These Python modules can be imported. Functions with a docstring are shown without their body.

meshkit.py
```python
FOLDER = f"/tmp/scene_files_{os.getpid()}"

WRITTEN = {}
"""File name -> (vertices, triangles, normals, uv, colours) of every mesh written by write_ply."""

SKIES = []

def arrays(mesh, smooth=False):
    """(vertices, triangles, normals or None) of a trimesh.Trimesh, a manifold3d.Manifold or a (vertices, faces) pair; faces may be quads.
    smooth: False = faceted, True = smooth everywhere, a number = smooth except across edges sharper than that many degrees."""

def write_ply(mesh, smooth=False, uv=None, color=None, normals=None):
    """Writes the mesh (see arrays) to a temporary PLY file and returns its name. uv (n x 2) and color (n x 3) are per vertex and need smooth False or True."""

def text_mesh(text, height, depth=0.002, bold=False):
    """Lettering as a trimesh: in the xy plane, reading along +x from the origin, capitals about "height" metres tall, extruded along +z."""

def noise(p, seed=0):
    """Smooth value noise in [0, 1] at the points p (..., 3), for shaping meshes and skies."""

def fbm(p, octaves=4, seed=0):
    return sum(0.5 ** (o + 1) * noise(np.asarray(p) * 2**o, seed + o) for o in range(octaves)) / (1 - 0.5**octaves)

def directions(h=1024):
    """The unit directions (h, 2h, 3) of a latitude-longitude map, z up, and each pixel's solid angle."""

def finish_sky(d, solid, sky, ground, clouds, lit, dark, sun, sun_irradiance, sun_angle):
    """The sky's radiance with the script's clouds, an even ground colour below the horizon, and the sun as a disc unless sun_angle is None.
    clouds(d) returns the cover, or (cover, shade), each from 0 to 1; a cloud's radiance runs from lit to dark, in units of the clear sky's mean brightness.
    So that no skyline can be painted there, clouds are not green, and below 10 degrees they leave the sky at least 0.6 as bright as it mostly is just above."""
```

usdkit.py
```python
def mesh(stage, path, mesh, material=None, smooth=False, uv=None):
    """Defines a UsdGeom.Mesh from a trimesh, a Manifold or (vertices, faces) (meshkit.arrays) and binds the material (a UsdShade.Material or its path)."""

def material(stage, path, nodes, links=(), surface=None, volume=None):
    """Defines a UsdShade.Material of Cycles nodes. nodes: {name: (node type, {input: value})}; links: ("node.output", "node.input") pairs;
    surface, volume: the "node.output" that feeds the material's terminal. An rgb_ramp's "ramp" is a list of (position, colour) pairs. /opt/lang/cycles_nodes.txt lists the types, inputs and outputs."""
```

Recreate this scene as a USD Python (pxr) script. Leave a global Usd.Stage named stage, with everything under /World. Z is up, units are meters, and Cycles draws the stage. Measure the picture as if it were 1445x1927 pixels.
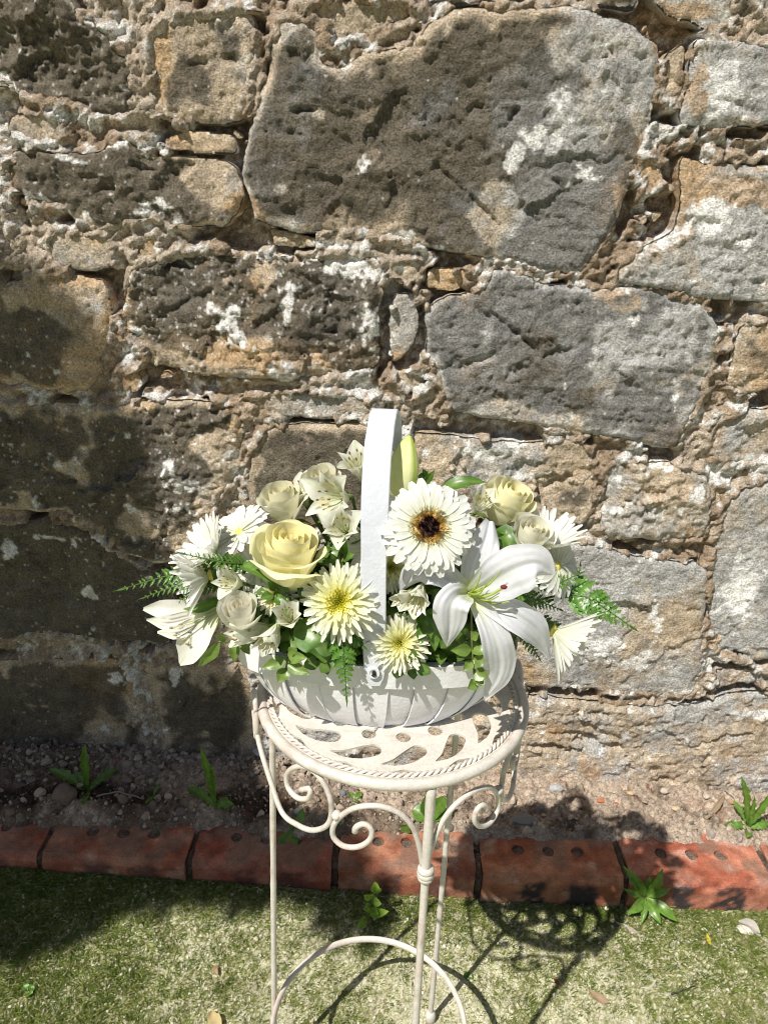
import math, numpy as np, trimesh, shapely, usdkit, meshkit
from shapely.geometry import Polygon, Point, box as sbox
from scipy.spatial import Delaunay, cKDTree
import manifold3d as m3
from pxr import Usd, UsdGeom, UsdLux, UsdShade, Gf, Sdf, Vt

stage = Usd.Stage.CreateInMemory()
UsdGeom.SetStageUpAxis(stage, UsdGeom.Tokens.z)
UsdGeom.SetStageMetersPerUnit(stage, 1.0)
UsdGeom.Xform.Define(stage, '/World')
UsdGeom.Scope.Define(stage, '/World/Looks')
rng = np.random.default_rng(7)

# ---------------------------------------------------------------- camera, sky, sun
FPX, CX, CY = 1456.0, 722.5, 963.5
PITCH, ROLL = math.radians(22.6), math.radians(2.4)
EYE = np.array([0, 0, 1.0])
_c, _s, _cp, _sp = math.cos(ROLL), math.sin(ROLL), math.cos(PITCH), math.sin(PITCH)
_X, _UP, FWD = np.array([1., 0, 0]), np.array([0, _sp, _cp]), np.array([0, _cp, -_sp])
RIGHT, UP = _c * _X + _s * _UP, -_s * _X + _c * _UP
cam = UsdGeom.Camera.Define(stage, '/World/camera')
cam.AddTransformOp().Set(Gf.Matrix4d(*RIGHT, 0, *UP, 0, *(-FWD), 0, *EYE, 1))
cam.CreateHorizontalApertureAttr(36.0)
cam.CreateVerticalApertureAttr(36.0 * 1024 / 767)
cam.CreateFocalLengthAttr(36.0 * FPX / 1445)
cam.CreateClippingRangeAttr(Gf.Vec2f(0.02, 100))
cam.CreateExposureAttr(0.42)

SUN = np.array([-0.266, -0.320, 0.575]); SUN /= np.linalg.norm(SUN)       # towards the sun
sun = UsdLux.DistantLight.Define(stage, '/World/sun')
_z = SUN; _x = np.cross([0, 0, 1.], _z); _x /= np.linalg.norm(_x); _y = np.cross(_z, _x)
sun.AddTransformOp().Set(Gf.Matrix4d(*_x, 0, *_y, 0, *_z, 0, 0, 0, 3, 1))
sun.CreateIntensityAttr(1.25); sun.CreateAngleAttr(0.53); sun.CreateNormalizeAttr(True)
sun.CreateColorAttr(Gf.Vec3f(1.0, 0.955, 0.885))
dome = UsdLux.DomeLight.Define(stage, '/World/sky')
dome_m = usdkit.material(stage, '/World/Looks/sky_light', {
    'sky': ('sky_texture', {'sky_type': 'single_scattering', 'sun_disc': False, 'sun_elevation': math.asin(SUN[2]), 'sun_rotation': math.atan2(SUN[0], SUN[1])}),
    'bg': ('background_shader', {'strength': 0.05})}, [('sky.color', 'bg.color')], surface='bg.background')
UsdShade.MaterialBindingAPI.Apply(dome.GetPrim()).Bind(dome_m)
dome.GetPrim().SetCustomDataByKey('kind', 'structure')

def ray(px, py):
    x, y = (px - CX) / FPX, -(py - CY) / FPX
    return x * RIGHT + y * UP + FWD
def on_y(px, py, Y): d = ray(px, py); return EYE + d * (Y / d[1])
def on_z(px, py, Z): d = ray(px, py); return EYE + d * ((Z - 1.0) / d[2])
def mpp(p): return float(np.dot(np.asarray(p) - EYE, FWD)) / FPX         # metres per photo pixel at p

# ---------------------------------------------------------------- helpers
fbm, noise = meshkit.fbm, meshkit.noise
def ss(a, b, x): t = np.clip((x - a) / (b - a), 0, 1); return t * t * (3 - 2 * t)
def lerp(a, b, t):
    t = np.asarray(t, float)
    return np.asarray(a) * (1 - t[..., None]) + np.asarray(b) * t[..., None]
def unit(v): v = np.asarray(v, float); return v / np.maximum(np.linalg.norm(v, axis=-1, keepdims=True), 1e-12)
_used = {}
def numbered(parent, name):
    k = parent + '/' + name; n = _used.get(k, 0); _used[k] = n + 1
    return k if n == 0 else f'{k}_{n:03d}'
def setcol(mesh, col):
    col = np.asarray(col, np.float32)
    UsdGeom.PrimvarsAPI(mesh).CreatePrimvar('col', Sdf.ValueTypeNames.Color3fArray, 'vertex').Set(Vt.Vec3fArray.FromNumpy(col))
def put(path, mesh, mat, col=None, smooth=True):
    """mesh: (v, f); col: per-vertex colour or one colour"""
    v, f = (np.asarray(mesh.vertices), np.asarray(mesh.faces)) if isinstance(mesh, trimesh.Trimesh) else (np.asarray(mesh[0], float), np.asarray(mesh[1], int))
    if col is None:
        return usdkit.mesh(stage, path, (v, f), mat, smooth=smooth)
    m = usdkit.mesh(stage, path, (v, f), mat, smooth=smooth)
    col = np.asarray(col, float); pts = np.asarray(m.GetPointsAttr().Get())
    if col.ndim == 1: col = np.broadcast_to(col, (len(pts), 3))
    elif len(pts) != len(v): col = col[cKDTree(v).query(pts)[1]]
    setcol(m, col)
    return m
def meta(prim, label=None, cat=None, group=None, kind=None):
    for k, x in (('label', label), ('category', cat), ('group', group), ('kind', kind)):
        if x: prim.SetCustomDataByKey(k, x)
class Thing:
    def __init__(self, name, label, cat, loc=(0, 0, 0), group=None):
        self.path = numbered('/World', name); self.loc = np.asarray(loc, float)
        x = UsdGeom.Xform.Define(stage, self.path); x.AddTranslateOp().Set(Gf.Vec3d(*map(float, self.loc)))
        self.prim = x.GetPrim(); meta(self.prim, label, cat, group)
    def part(self, name, mesh, mat, col=None, smooth=True, under=None, label=None, kind=None):
        v, f = (mesh.vertices, mesh.faces) if isinstance(mesh, trimesh.Trimesh) else mesh
        p = numbered(under or self.path, name)
        m = put(p, (np.asarray(v, float) - self.loc, f), mat, col, smooth)
        meta(m.GetPrim(), label, None, None, kind)
        return p
def single(name, label, cat, mesh, mat, col=None, smooth=True, group=None, kind=None):
    m = put(numbered('/World', name), mesh, mat, col, smooth); meta(m.GetPrim(), label, cat, group, kind); return m
def cat_mesh(parts):
    vs, fs, cs, n = [], [], [], 0
    for p in parts:
        vs.append(p[0]); fs.append(np.asarray(p[1]) + n); n += len(p[0])
        if len(p) > 2: cs.append(p[2])
    return (np.vstack(vs), np.vstack(fs)) + ((np.vstack(cs),) if cs else ())
def grid_faces(nu, nv, wrap=False):
    i = np.arange(nu - 1)[:, None] * nv; j = np.arange(nv if wrap else nv - 1)[None]; k = (j + 1) % nv
    a, b, c, d = (i + j).ravel(), (i + nv + j).ravel(), (i + nv + k).ravel(), (i + k).ravel()
    return np.vstack([np.stack([a, b, c], 1), np.stack([a, c, d], 1)])
def spline(P, n):
    """Catmull-Rom through the points P, n samples"""
    P = np.asarray(P, float)
    if len(P) == 2: return P[0] + (P[1] - P[0]) * np.linspace(0, 1, n)[:, None]
    Q = np.vstack([2 * P[0] - P[1], P, 2 * P[-1] - P[-2]])
    L = np.r_[0, np.cumsum(np.linalg.norm(np.diff(P, axis=0), axis=1))]; t = np.linspace(0, L[-1], n)
    i = np.clip(np.searchsorted(L, t, 'right') - 1, 0, len(P) - 2); u = ((t - L[i]) / np.maximum(L[i + 1] - L[i], 1e-12))[:, None]
    a, b, c, d = Q[i], Q[i + 1], Q[i + 2], Q[i + 3]
    return 0.5 * (2 * b + (c - a) * u + (2 * a - 5 * b + 4 * c - d) * u**2 + (3 * b - a - 3 * c + d) * u**3)
def tube(P, r, sides=10, flat=1.0, closed=False):
    P = np.asarray(P, float); n = len(P); r = np.broadcast_to(np.asarray(r, float), (n,))
    T = unit(np.gradient(P, axis=0)) if not closed else unit(np.roll(P, -1, 0) - np.roll(P, 1, 0))
    a = np.cross(T[0], [0.3, 0.2, 0.93]); a = a / np.linalg.norm(a); N = [a]
    for i in range(1, n):
        a = N[-1] - T[i] * np.dot(N[-1], T[i]); N.append(a / np.linalg.norm(a))
    N = np.array(N); B = np.cross(T, N)
    th = np.arange(sides) / sides * 2 * np.pi
    V = (P[:, None] + r[:, None, None] * (np.cos(th)[None, :, None] * N[:, None] + flat * np.sin(th)[None, :, None] * B[:, None])).reshape(-1, 3)
    if closed:
        V2 = V.reshape(n, sides, 3); V2 = np.concatenate([V2, V2[:1]], 0)
        # twist so that the seam meets: simplest is to add a ring of the first vertices
        f = grid_faces(n + 1, sides, True); f = np.where(f >= n * sides, f - n * sides, f)
        return V, f[:, ::-1]
    f = grid_faces(n, sides, True)
    V = np.vstack([V, P[0], P[-1]]); j = np.arange(sides); k = (j + 1) % sides
    f = np.vstack([f, np.stack([j * 0 + n * sides, j, k], 1), np.stack([j * 0 + n * sides + 1, (n - 1) * sides + k, (n - 1) * sides + j], 1)])
    return V, f[:, ::-1]
def lathe(prof, n=24, axis=(0, 0, 1), at=(0, 0, 0)):
    prof = np.asarray(prof, float); th = np.arange(n) / n * 2 * np.pi; z = unit(axis)
    x = unit(np.cross([0.13, 1, 0.2], z)); y = np.cross(z, x)
    V = (prof[:, 0, None, None] * (np.cos(th)[None, :, None] * x + np.sin(th)[None, :, None] * y) + prof[:, 1, None, None] * z).reshape(-1, 3) + np.asarray(at)
    f = grid_faces(len(prof), n, True)
    return V, f[:, ::-1]
def ribbon(P, W, nh, cup=0.0, nu=14, nv=5, ruffle=0.0, seed=0, rib=0.0, thick=0.0, teeth=None, twist=0.0):
    """A blade along the path P with half-widths W (samples along it), face normal nh. Returns v, f, u, v"""
    C = spline(P, nu); u = np.linspace(0, 1, nu)
    W = np.interp(u, np.linspace(0, 1, len(W)), W) if not callable(W) else W(u)
    if teeth is not None: W = W * teeth(u)
    T = unit(np.gradient(C, axis=0)); nh = np.asarray(nh, float)
    S = unit(np.cross(T, np.broadcast_to(nh, T.shape))); N = np.cross(S, T)
    if twist:
        a = (twist * u)[:, None]; S, N = S * np.cos(a) + N * np.sin(a), N * np.cos(a) - S * np.sin(a)
    v = np.linspace(-1, 1, nv)
    cup = np.interp(u, np.linspace(0, 1, len(cup)), cup)[:, None] if np.ndim(cup) else cup
    off = cup * W[:, None] * v[None]**2
    if rib: off = off - rib * W[:, None] * np.exp(-(v[None] / 0.22)**2)
    if ruffle:
        q = np.stack(np.broadcast_arrays(u[:, None] * 4.5 + seed * 7.3, v[None] * 0.8 + seed, 0.3), -1)
        off = off + ruffle * (noise(q, 3) - 0.5) * 2 * np.abs(v[None])**1.3
    V = C[:, None] + S[:, None] * (W[:, None] * v[None])[..., None] + N[:, None] * off[..., None]
    uu, vv = np.broadcast_arrays(u[:, None], v[None])
    return V.reshape(-1, 3), grid_faces(nu, nv), uu.ravel(), vv.ravel()
def frame(nrm, roll=0.0):
    z = unit(nrm); x = unit(np.cross([0, 0, 1.0], z) if abs(z[2]) < 0.98 else np.array([1., 0, 0])); y = np.cross(z, x)
    c, s = math.cos(roll), math.sin(roll)
    return np.stack([c * x + s * y, -s * x + c * y, z], 0)          # rows: local axes in the world

# ---------------------------------------------------------------- materials
def mat(name, nodes, links, surface='p.BSDF'): return usdkit.material(stage, '/World/Looks/' + name, nodes, links, surface=surface)
COL = ('attribute', {'attribute': 'col'})
POS = ('geometry', {})
def vcol_mat(name, rough=0.6, spec=0.3, scale=60, var=(0.7, 1.25), bump=0.3, dist=0.002, fine=300, fvar=(0.8, 1.2), **kw):
    return mat(name, {'c': COL, 'g': POS, 'n': ('noise_texture', {'scale': scale, 'detail': 5, 'roughness': 0.65}),
        'r': ('rgb_ramp', {'ramp': [(0.25, (var[0],) * 3), (0.75, (var[1],) * 3)]}), 'm': ('mix', {'mix_type': 'multiply', 'fac': 1.0}),
        'n2': ('noise_texture', {'scale': fine, 'detail': 4, 'roughness': 0.7}), 'r2': ('rgb_ramp', {'ramp': [(0.3, (fvar[0],) * 3), (0.7, (fvar[1],) * 3)]}),
        'm2': ('mix', {'mix_type': 'multiply', 'fac': 1.0}),
        'b': ('bump', {'strength': bump, 'distance': dist}), 'p': ('principled_bsdf', {'roughness': rough, 'specular_ior_level': spec, **kw})},
        [('g.position', 'n.vector'), ('g.position', 'n2.vector'), ('n.fac', 'r.fac'), ('n2.fac', 'r2.fac'), ('c.color', 'm.color1'), ('r.color', 'm.color2'), ('m.color', 'm2.color1'), ('r2.color', 'm2.color2'),
         ('m2.color', 'p.base_color'), ('n2.fac', 'b.height'), ('b.normal', 'p.normal')])
STONE = vcol_mat('weathered_sandstone', 0.9, 0.15, 35, (0.66, 1.35), 1.0, 0.005, 330, (0.45, 1.55))
MORTAR = vcol_mat('lime_mortar', 0.95, 0.1, 90, (0.5, 1.4), 1.0, 0.006, 400, (0.4, 1.55))
BRICK = vcol_mat('red_brick', 0.8, 0.25, 60, (0.65, 1.3), 0.7, 0.002, 420, (0.7, 1.3))
SOIL = vcol_mat('garden_soil', 0.95, 0.1, 60, (0.6, 1.35), 1.0, 0.004, 330, (0.5, 1.5))
TURF = vcol_mat('sanded_turf', 0.95, 0.1, 40, (0.7, 1.25), 1.0, 0.003, 420, (0.45, 1.5))
PAINT = vcol_mat('white_painted_wood', 0.5, 0.35, 25, (0.92, 1.05), 0.35, 0.0015, 240, (0.95, 1.04))
IRON = vcol_mat('cream_painted_iron', 0.5, 0.4, 70, (0.84, 1.1), 0.35, 0.001, 330, (0.86, 1.1))
def thin_mat(name, trans, rough, spec, fine, bump, fvar, coat=0.0, tint=(1, 1, 1)):
    return mat(name, {'c': COL, 'g': POS, 'n2': ('noise_texture', {'scale': fine, 'detail': 3}), 'r2': ('rgb_ramp', {'ramp': [(0.3, (fvar[0],) * 3), (0.7, (fvar[1],) * 3)]}),
        'm2': ('mix', {'mix_type': 'multiply', 'fac': 1.0}), 'b': ('bump', {'strength': bump, 'distance': 0.001}),
        'p': ('principled_bsdf', {'roughness': rough, 'specular_ior_level': spec, 'coat_weight': coat, 'coat_roughness': 0.25}), 't': ('translucent_bsdf', {}),
        'mt': ('mix', {'mix_type': 'multiply', 'fac': 1.0, 'color2': tint}), 'x': ('mix_closure', {'fac': trans})},
        [('g.position', 'n2.vector'), ('n2.fac', 'r2.fac'), ('c.color', 'm2.color1'), ('r2.color', 'm2.color2'), ('m2.color', 'p.base_color'), ('m2.color', 'mt.color1'), ('mt.color', 't.color'),
         ('n2.fac', 'b.height'), ('b.normal', 'p.normal'), ('p.BSDF', 'x.closure1'), ('t.BSDF', 'x.closure2')], surface='x.closure')
PETAL = thin_mat('flower_petal', 0.42, 0.5, 0.25, 260, 0.15, (0.96, 1.03))
LEAF = thin_mat('green_leaf', 0.28, 0.38, 0.45, 180, 0.25, (0.75, 1.2), 0.12, (1.3, 1.5, 0.6))
PLAIN = vcol_mat('plain_matte', 0.7, 0.25, 200, (0.85, 1.12), 0.3, 0.001, 700, (0.85, 1.12))

# ---------------------------------------------------------------- stone wall
WY = 1.10                                                              # the wall's face
def wpt(px, py): p = on_y(px, py, WY); return (p[0], p[2])
def chaikin(P, n=1):
    P = np.asarray(P, float)
    for _ in range(n):
        Q = np.roll(P, -1, 0); P = np.stack([0.86 * P + 0.14 * Q, 0.14 * P + 0.86 * Q], 1).reshape(-1, 2)
    return P
def rough_outline(P, step, amp, seed):
    g0 = Polygon(chaikin(P)).buffer(0)
    ring = (g0 if g0.geom_type == 'Polygon' else max(g0.geoms, key=lambda q: q.area)).exterior; n = max(12, int(ring.length / step))
    Q = np.array([ring.interpolate(i / n, normalized=True).coords[0] for i in range(n)])
    T = unit(np.roll(Q, -1, 0) - np.roll(Q, 1, 0)); Nn = np.stack([-T[:, 1], T[:, 0]], 1)
    p3 = np.c_[Q * 38, np.full(n, seed * 3.7)]
    a = (fbm(p3, 4, 5) - 0.5) * 3.0 * amp + (fbm(p3 * [3.5, 3.5, 1], 3, 6) - .5) * amp * .9
    g = Polygon(Q + Nn * a[:, None]).buffer(0)
    if g.geom_type != 'Polygon': g = max(g.geoms, key=lambda q: q.area)
    return g
# outlines in photograph pixels, thrown on the wall's plane; then darkness of the patina, warmth, greyness, lime, how far proud (mm), roughness
S = [
 ([(-50,-40),(120,-40),(150,30),(205,55),(240,110),(262,180),(240,226),(190,218),(120,200),(60,182),(0,165),(-50,165)], .95,.15,.1,.25,6,2.2),
 ([(280,60),(330,25),(400,15),(475,20),(482,50),(472,185),(460,225),(400,236),(320,230),(283,220),(277,110)], .62,.5,.25,.2,2,.8),
 ([(527,36),(575,36),(603,60),(605,112),(640,125),(690,95),(760,90),(810,40),(860,14),(960,10),(1080,14),(1180,40),(1245,88),(1230,200),(1203,300),(1165,400),(1125,478),(1090,516),(1030,510),(960,490),(840,475),(720,447),(640,437),(560,440),(482,415),(470,380),(453,330),(465,260),(490,180),(510,100)], .70,.2,.45,.22,8,1.1),
 ([(1215,-40),(1385,-40),(1383,50),(1330,52),(1270,40),(1230,12)], .2,.6,.45,.2,3,1),
 ([(1432,-40),(1500,-40),(1500,45),(1422,28)], .4,.4,.4,.3,2,1),
 ([(1305,68),(1400,76),(1500,90),(1500,240),(1400,240),(1330,245),(1282,240),(1275,222),(1290,150)], .25,.4,.85,.15,9,.7),
 ([(1278,290),(1330,305),(1445,312),(1500,312),(1500,572),(1445,568),(1350,565),(1280,555),(1200,540),(1155,530),(1165,500),(1225,455),(1268,430),(1275,360)], .12,.55,.8,.15,9,.8),
 ([(10,305),(30,283),(180,284),(215,265),(260,262),(290,290),(350,292),(440,310),(462,350),(455,400),(430,425),(330,425),(290,408),(190,425),(150,420),(70,375),(10,352)], .92,.35,.1,.5,6,1.7),
 ([(20,215),(108,215),(118,262),(75,275),(10,250)], .5,.5,.1,.3,0,1.4),
 ([(88,430),(208,443),(214,500),(185,512),(100,505)], .4,.6,.35,.25,2,.8),
 ([(-50,345),(5,362),(20,430),(35,480),(2,510),(-50,512)], .8,.2,.3,.35,2,1),
 ([(-50,545),(20,530),(90,515),(160,515),(195,530),(212,570),(210,620),(200,690),(165,742),(60,732),(-50,722)], .55,.65,.1,.2,5,1),
 ([(240,530),(255,500),(300,485),(350,468),(430,465),(520,475),(640,478),(715,480),(722,520),(715,600),(715,680),(690,700),(600,718),(480,715),(360,700),(280,690),(270,660),(228,630),(224,590)], .8,.42,.1,.6,4,1.7),
 ([(735,492),(788,490),(785,530),(745,538),(727,515)], .5,.5,.3,.6,0,1.2),
 ([(740,552),(783,550),(790,600),(780,650),(740,690),(726,620)], .35,.4,.5,.7,-1,1.2),
 ([(800,590),(830,560),(900,545),(925,505),(960,502),(1000,525),(1060,535),(1160,540),(1230,540),(1330,575),(1352,620),(1340,690),(1310,760),(1280,830),(1255,845),(1180,830),(1100,815),(1010,800),(900,785),(850,775),(830,720),(800,660)], .74,.28,.6,.18,9,1.15),
 ([(1395,612),(1445,605),(1500,600),(1500,722),(1400,740),(1362,720),(1368,670)], .4,.6,.4,.2,4,1),
 ([(1335,795),(1400,772),(1500,762),(1500,862),(1385,880),(1335,852)], .15,.7,.3,.35,0,1.5),
 ([(-50,765),(60,755),(200,757),(330,752),(452,765),(462,830),(455,870),(430,920),(400,970),(350,1050),(295,1068),(230,1045),(180,985),(80,962),(-50,955)], .72,.3,.2,.15,6,1.5),
 ([(-50,985),(90,975),(170,990),(195,1022),(240,1052),(300,1080),(328,1112),(330,1215),(240,1212),(100,1195),(-50,1205)], .85,.2,.25,.4,4,1.2),
 ([(342,1085),(390,1062),(470,1050),(475,1230),(345,1222)], .5,.3,.4,.15,2,.9),
 ([(466,858),(500,802),(595,794),(690,795),(742,800),(745,985),(600,990),(480,985),(462,930)], .72,.35,.2,.06,5,.6),
 ([(470,742),(560,735),(690,745),(705,788),(560,788),(478,785)], .35,.6,.3,.35,0,1),
 ([(752,818),(840,818),(950,834),(1090,824),(1112,850),(1117,960),(1085,992),(985,972),(860,985),(755,985)], .58,.4,.3,.3,4,1.1),
 ([(1132,878),(1200,864),(1268,872),(1332,895),(1335,980),(1318,1012),(1263,1017),(1148,1012),(1124,990)], .35,.5,.4,.5,3,1.6),
 ([(1340,916),(1378,912),(1362,948),(1342,976)], .3,.6,.2,.3,-1,1),
 ([(1352,982),(1385,915),(1500,888),(1500,1238),(1400,1245),(1348,1226),(1338,1190),(1328,1130),(1338,1040)], .25,.30,.75,.5,3,.8),
 ([(1005,992),(1080,994),(1062,1020),(998,1012)], .4,.4,.4,.1,-2,1),
 ([(940,1020),(1100,1015),(1180,1045),(1330,1058),(1328,1130),(1320,1250),(1303,1310),(1200,1305),(1100,1299),(980,1290),(945,1200)], .22,.35,.6,.5,6,.8),
 ([(965,1306),(1100,1314),(1210,1325),(1305,1324),(1400,1300),(1500,1310),(1500,1540),(1300,1530),(1100,1510),(965,1490)], .08,.30,.6,.2,8,.95),
 ([(1350,1258),(1500,1268),(1500,1298),(1400,1288),(1345,1300)], .1,.4,.5,.7,-2,1.2),
 ([(-50,1245),(60,1238),(230,1242),(252,1280),(280,1370),(285,1460),(150,1450),(-50,1445)], .6,.5,.1,.22,4,1.2),
 ([(258,1242),(320,1247),(470,1242),(480,1300),(490,1480),(300,1460),(297,1350),(272,1290)], .55,.5,.15,.3,2,1.3),
 ([(500,1000),(720,1000),(925,1005),(928,1285),(740,1280),(495,1235)], .5,.4,.3,.3,2,1),
 ([(500,1255),(740,1295),(950,1305),(950,1490),(740,1470),(505,1470)], .35,.45,.3,.3,3,1.2),
 ([(222,700),(260,695),(270,720),(250,742),(222,740)], .25,.75,.1,.5,0,1),
 ([(246,455),(300,440),(296,480),(252,496)], .3,.7,.1,.3,0,1.3),
 ([(300,255),(360,245),(440,255),(448,295),(360,285),(305,280)], .25,.6,.1,.4,-1,1.7),
 ([(1205,285),(1240,300),(1248,350),(1216,365),(1198,330)], .15,.9,.1,.2,0,1.4),
 ([(1255,100),(1292,80),(1275,180),(1252,215),(1245,160)], .1,.7,.1,.2,-2,1.5),
 ([(560,8),(640,-5),(780,0),(800,40),(700,75),(625,95),(612,55)], .2,.55,.1,.3,-4,2),
 ([(500,425),(600,448),(700,462),(640,470),(520,464)], .2,.6,.1,.7,-4,1.5),
 ([(805,505),(890,505),(895,535),(830,548),(800,545)], .2,.7,.1,.3,-5,1.8),
 ([(1290,255),(1500,262),(1500,300),(1340,290)], .15,.6,.3,.5,-5,1.8),
]
# marks of their own in the stones' faces (pixels, half-sizes, angle, depth in mm): pits, ledges and chisel cuts
DENTS = [(575,208,26,7,-.1,14),(70,115,70,9,-.75,12),(95,120,40,16,-.9,8),(150,40,30,8,1,11),(965,215,10,28,.5,16),(905,215,24,14,.3,8),(845,335,60,5,.75,7),(905,390,40,6,.8,8),(1000,405,22,7,.7,8),(1025,212,5,14,.2,9),(1045,345,16,4,.6,6),
 (910,590,16,4,.7,6),(935,600,18,4,.8,6),(955,615,20,5,.8,7),(980,635,22,5,.75,8),(1005,655,24,6,.7,9),(1035,640,18,4,.7,7),(1085,570,8,5,.8,6),(1095,590,8,5,.8,6),(1103,610,8,5,.8,7),(1112,632,8,5,.8,6),(1060,660,30,6,-.3,8),(900,680,28,7,-.4,8),(985,690,26,8,-.5,8),
 (620,400,10,22,.6,8),(545,400,12,12,.6,6),(560,255,30,8,.1,5),(380,555,70,8,-.5,9),(290,320,60,8,.2,13),(60,340,18,12,.3,9),(205,355,14,8,.3,9),(380,570,30,20,.4,7),(520,600,70,14,-.6,7),(300,400,30,10,.4,9),
 (260,865,34,8,-.2,9),(120,900,24,8,.4,8),(60,870,80,8,.5,6),(250,940,20,10,.3,7),(1000,880,60,14,-.2,10),(1050,905,44,6,-.6,9),(900,850,26,10,.1,5),(1210,950,60,8,-.1,10),(1230,925,30,8,.1,8),(1180,970,30,8,-.3,8),
 (1030,1405,44,6,.12,16),(1130,1400,40,8,.2,18),(1070,1380,30,5,.1,9),(1250,1470,60,6,.05,9),(1200,1360,50,6,.3,6),(1350,1390,60,6,-.2,7),(1120,1340,26,5,.1,9),(1380,1230,36,8,.3,14),(1180,1150,50,16,.2,5),(1290,1210,40,10,-.4,5),
 (1380,200,40,8,.4,5),(1395,450,26,6,-.3,5),(1330,420,20,8,.3,5),(380,115,14,8,.4,9),(430,110,12,9,.2,8),(1290,660,8,40,.3,4),(850,700,20,26,.1,5),(100,620,40,14,.4,6),(130,1120,60,16,.3,6),(200,1310,60,12,.1,6),(400,1330,50,14,.2,6),(730,240,120,50,.5,6)]
BARE = [(1130,170,120,190,.15),(940,400,60,60,0),(300,130,26,110,0),(1220,660,130,110,0),(880,680,60,90,.3),(980,780,140,30,.1),(420,680,210,40,.05),(60,560,90,26,.1),(400,350,60,40,0),(430,900,60,120,.2),(300,960,60,60,0),(980,900,120,50,0),(860,840,120,30,0)]
GREYP = [(1000,250,90,70,.3),(1050,400,90,120,.4),(1200,600,150,80,.1),(640,580,70,60,0),(1400,450,80,110,0)]
# patches of old limewash and ochre (pixels, radii, angle)
LIME = [(965,290,26,46,.3),(945,245,10,24,.5),(755,440,32,12,.1),(440,590,34,18,-.5),(540,590,10,52,.15),(470,640,44,16,.3),(350,495,36,10,.6),(440,600,20,22,0),(240,665,22,34,.2),(140,300,60,8,.2),(165,400,8,16,0),(215,365,12,5,0),
 (885,852,34,12,.05),(1010,895,40,9,-.2),(800,855,18,26,0),(1100,985,18,9,0),(1265,740,16,40,.2),(1230,745,12,20,.2),(850,765,10,8,0),(1060,725,9,12,0),(1225,1150,20,50,.3),(1130,1200,70,26,.2),(1230,1190,18,40,.4),(1390,1120,40,70,.2),(1400,1080,50,20,0),(1180,1245,60,12,.1),
 (1330,430,70,60,.3),(1350,170,50,50,.2),(1010,250,60,40,.4),(1050,200,40,60,.2),(220,1275,26,13,.1),(100,1010,50,12,.1),(170,1115,30,12,.2),(330,1280,12,40,.2),(310,1370,14,10,0),(20,1030,26,34,0),(255,1330,16,5,0),(250,620,20,8,.5),(110,215,30,22,.2),(150,220,30,14,.3),(300,745,120,9,.05),(520,790,60,5,0),(640,745,40,8,.1),(580,770,10,8,0),(660,780,16,8,0),(1165,890,10,46,0),(1190,990,24,12,.3),(1310,930,12,30,0),(1440,1340,60,20,.1),(620,460,90,9,.1),(1010,795,60,8,.1),(970,830,44,9,.3),(1030,1420,10,5,0)]
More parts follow.
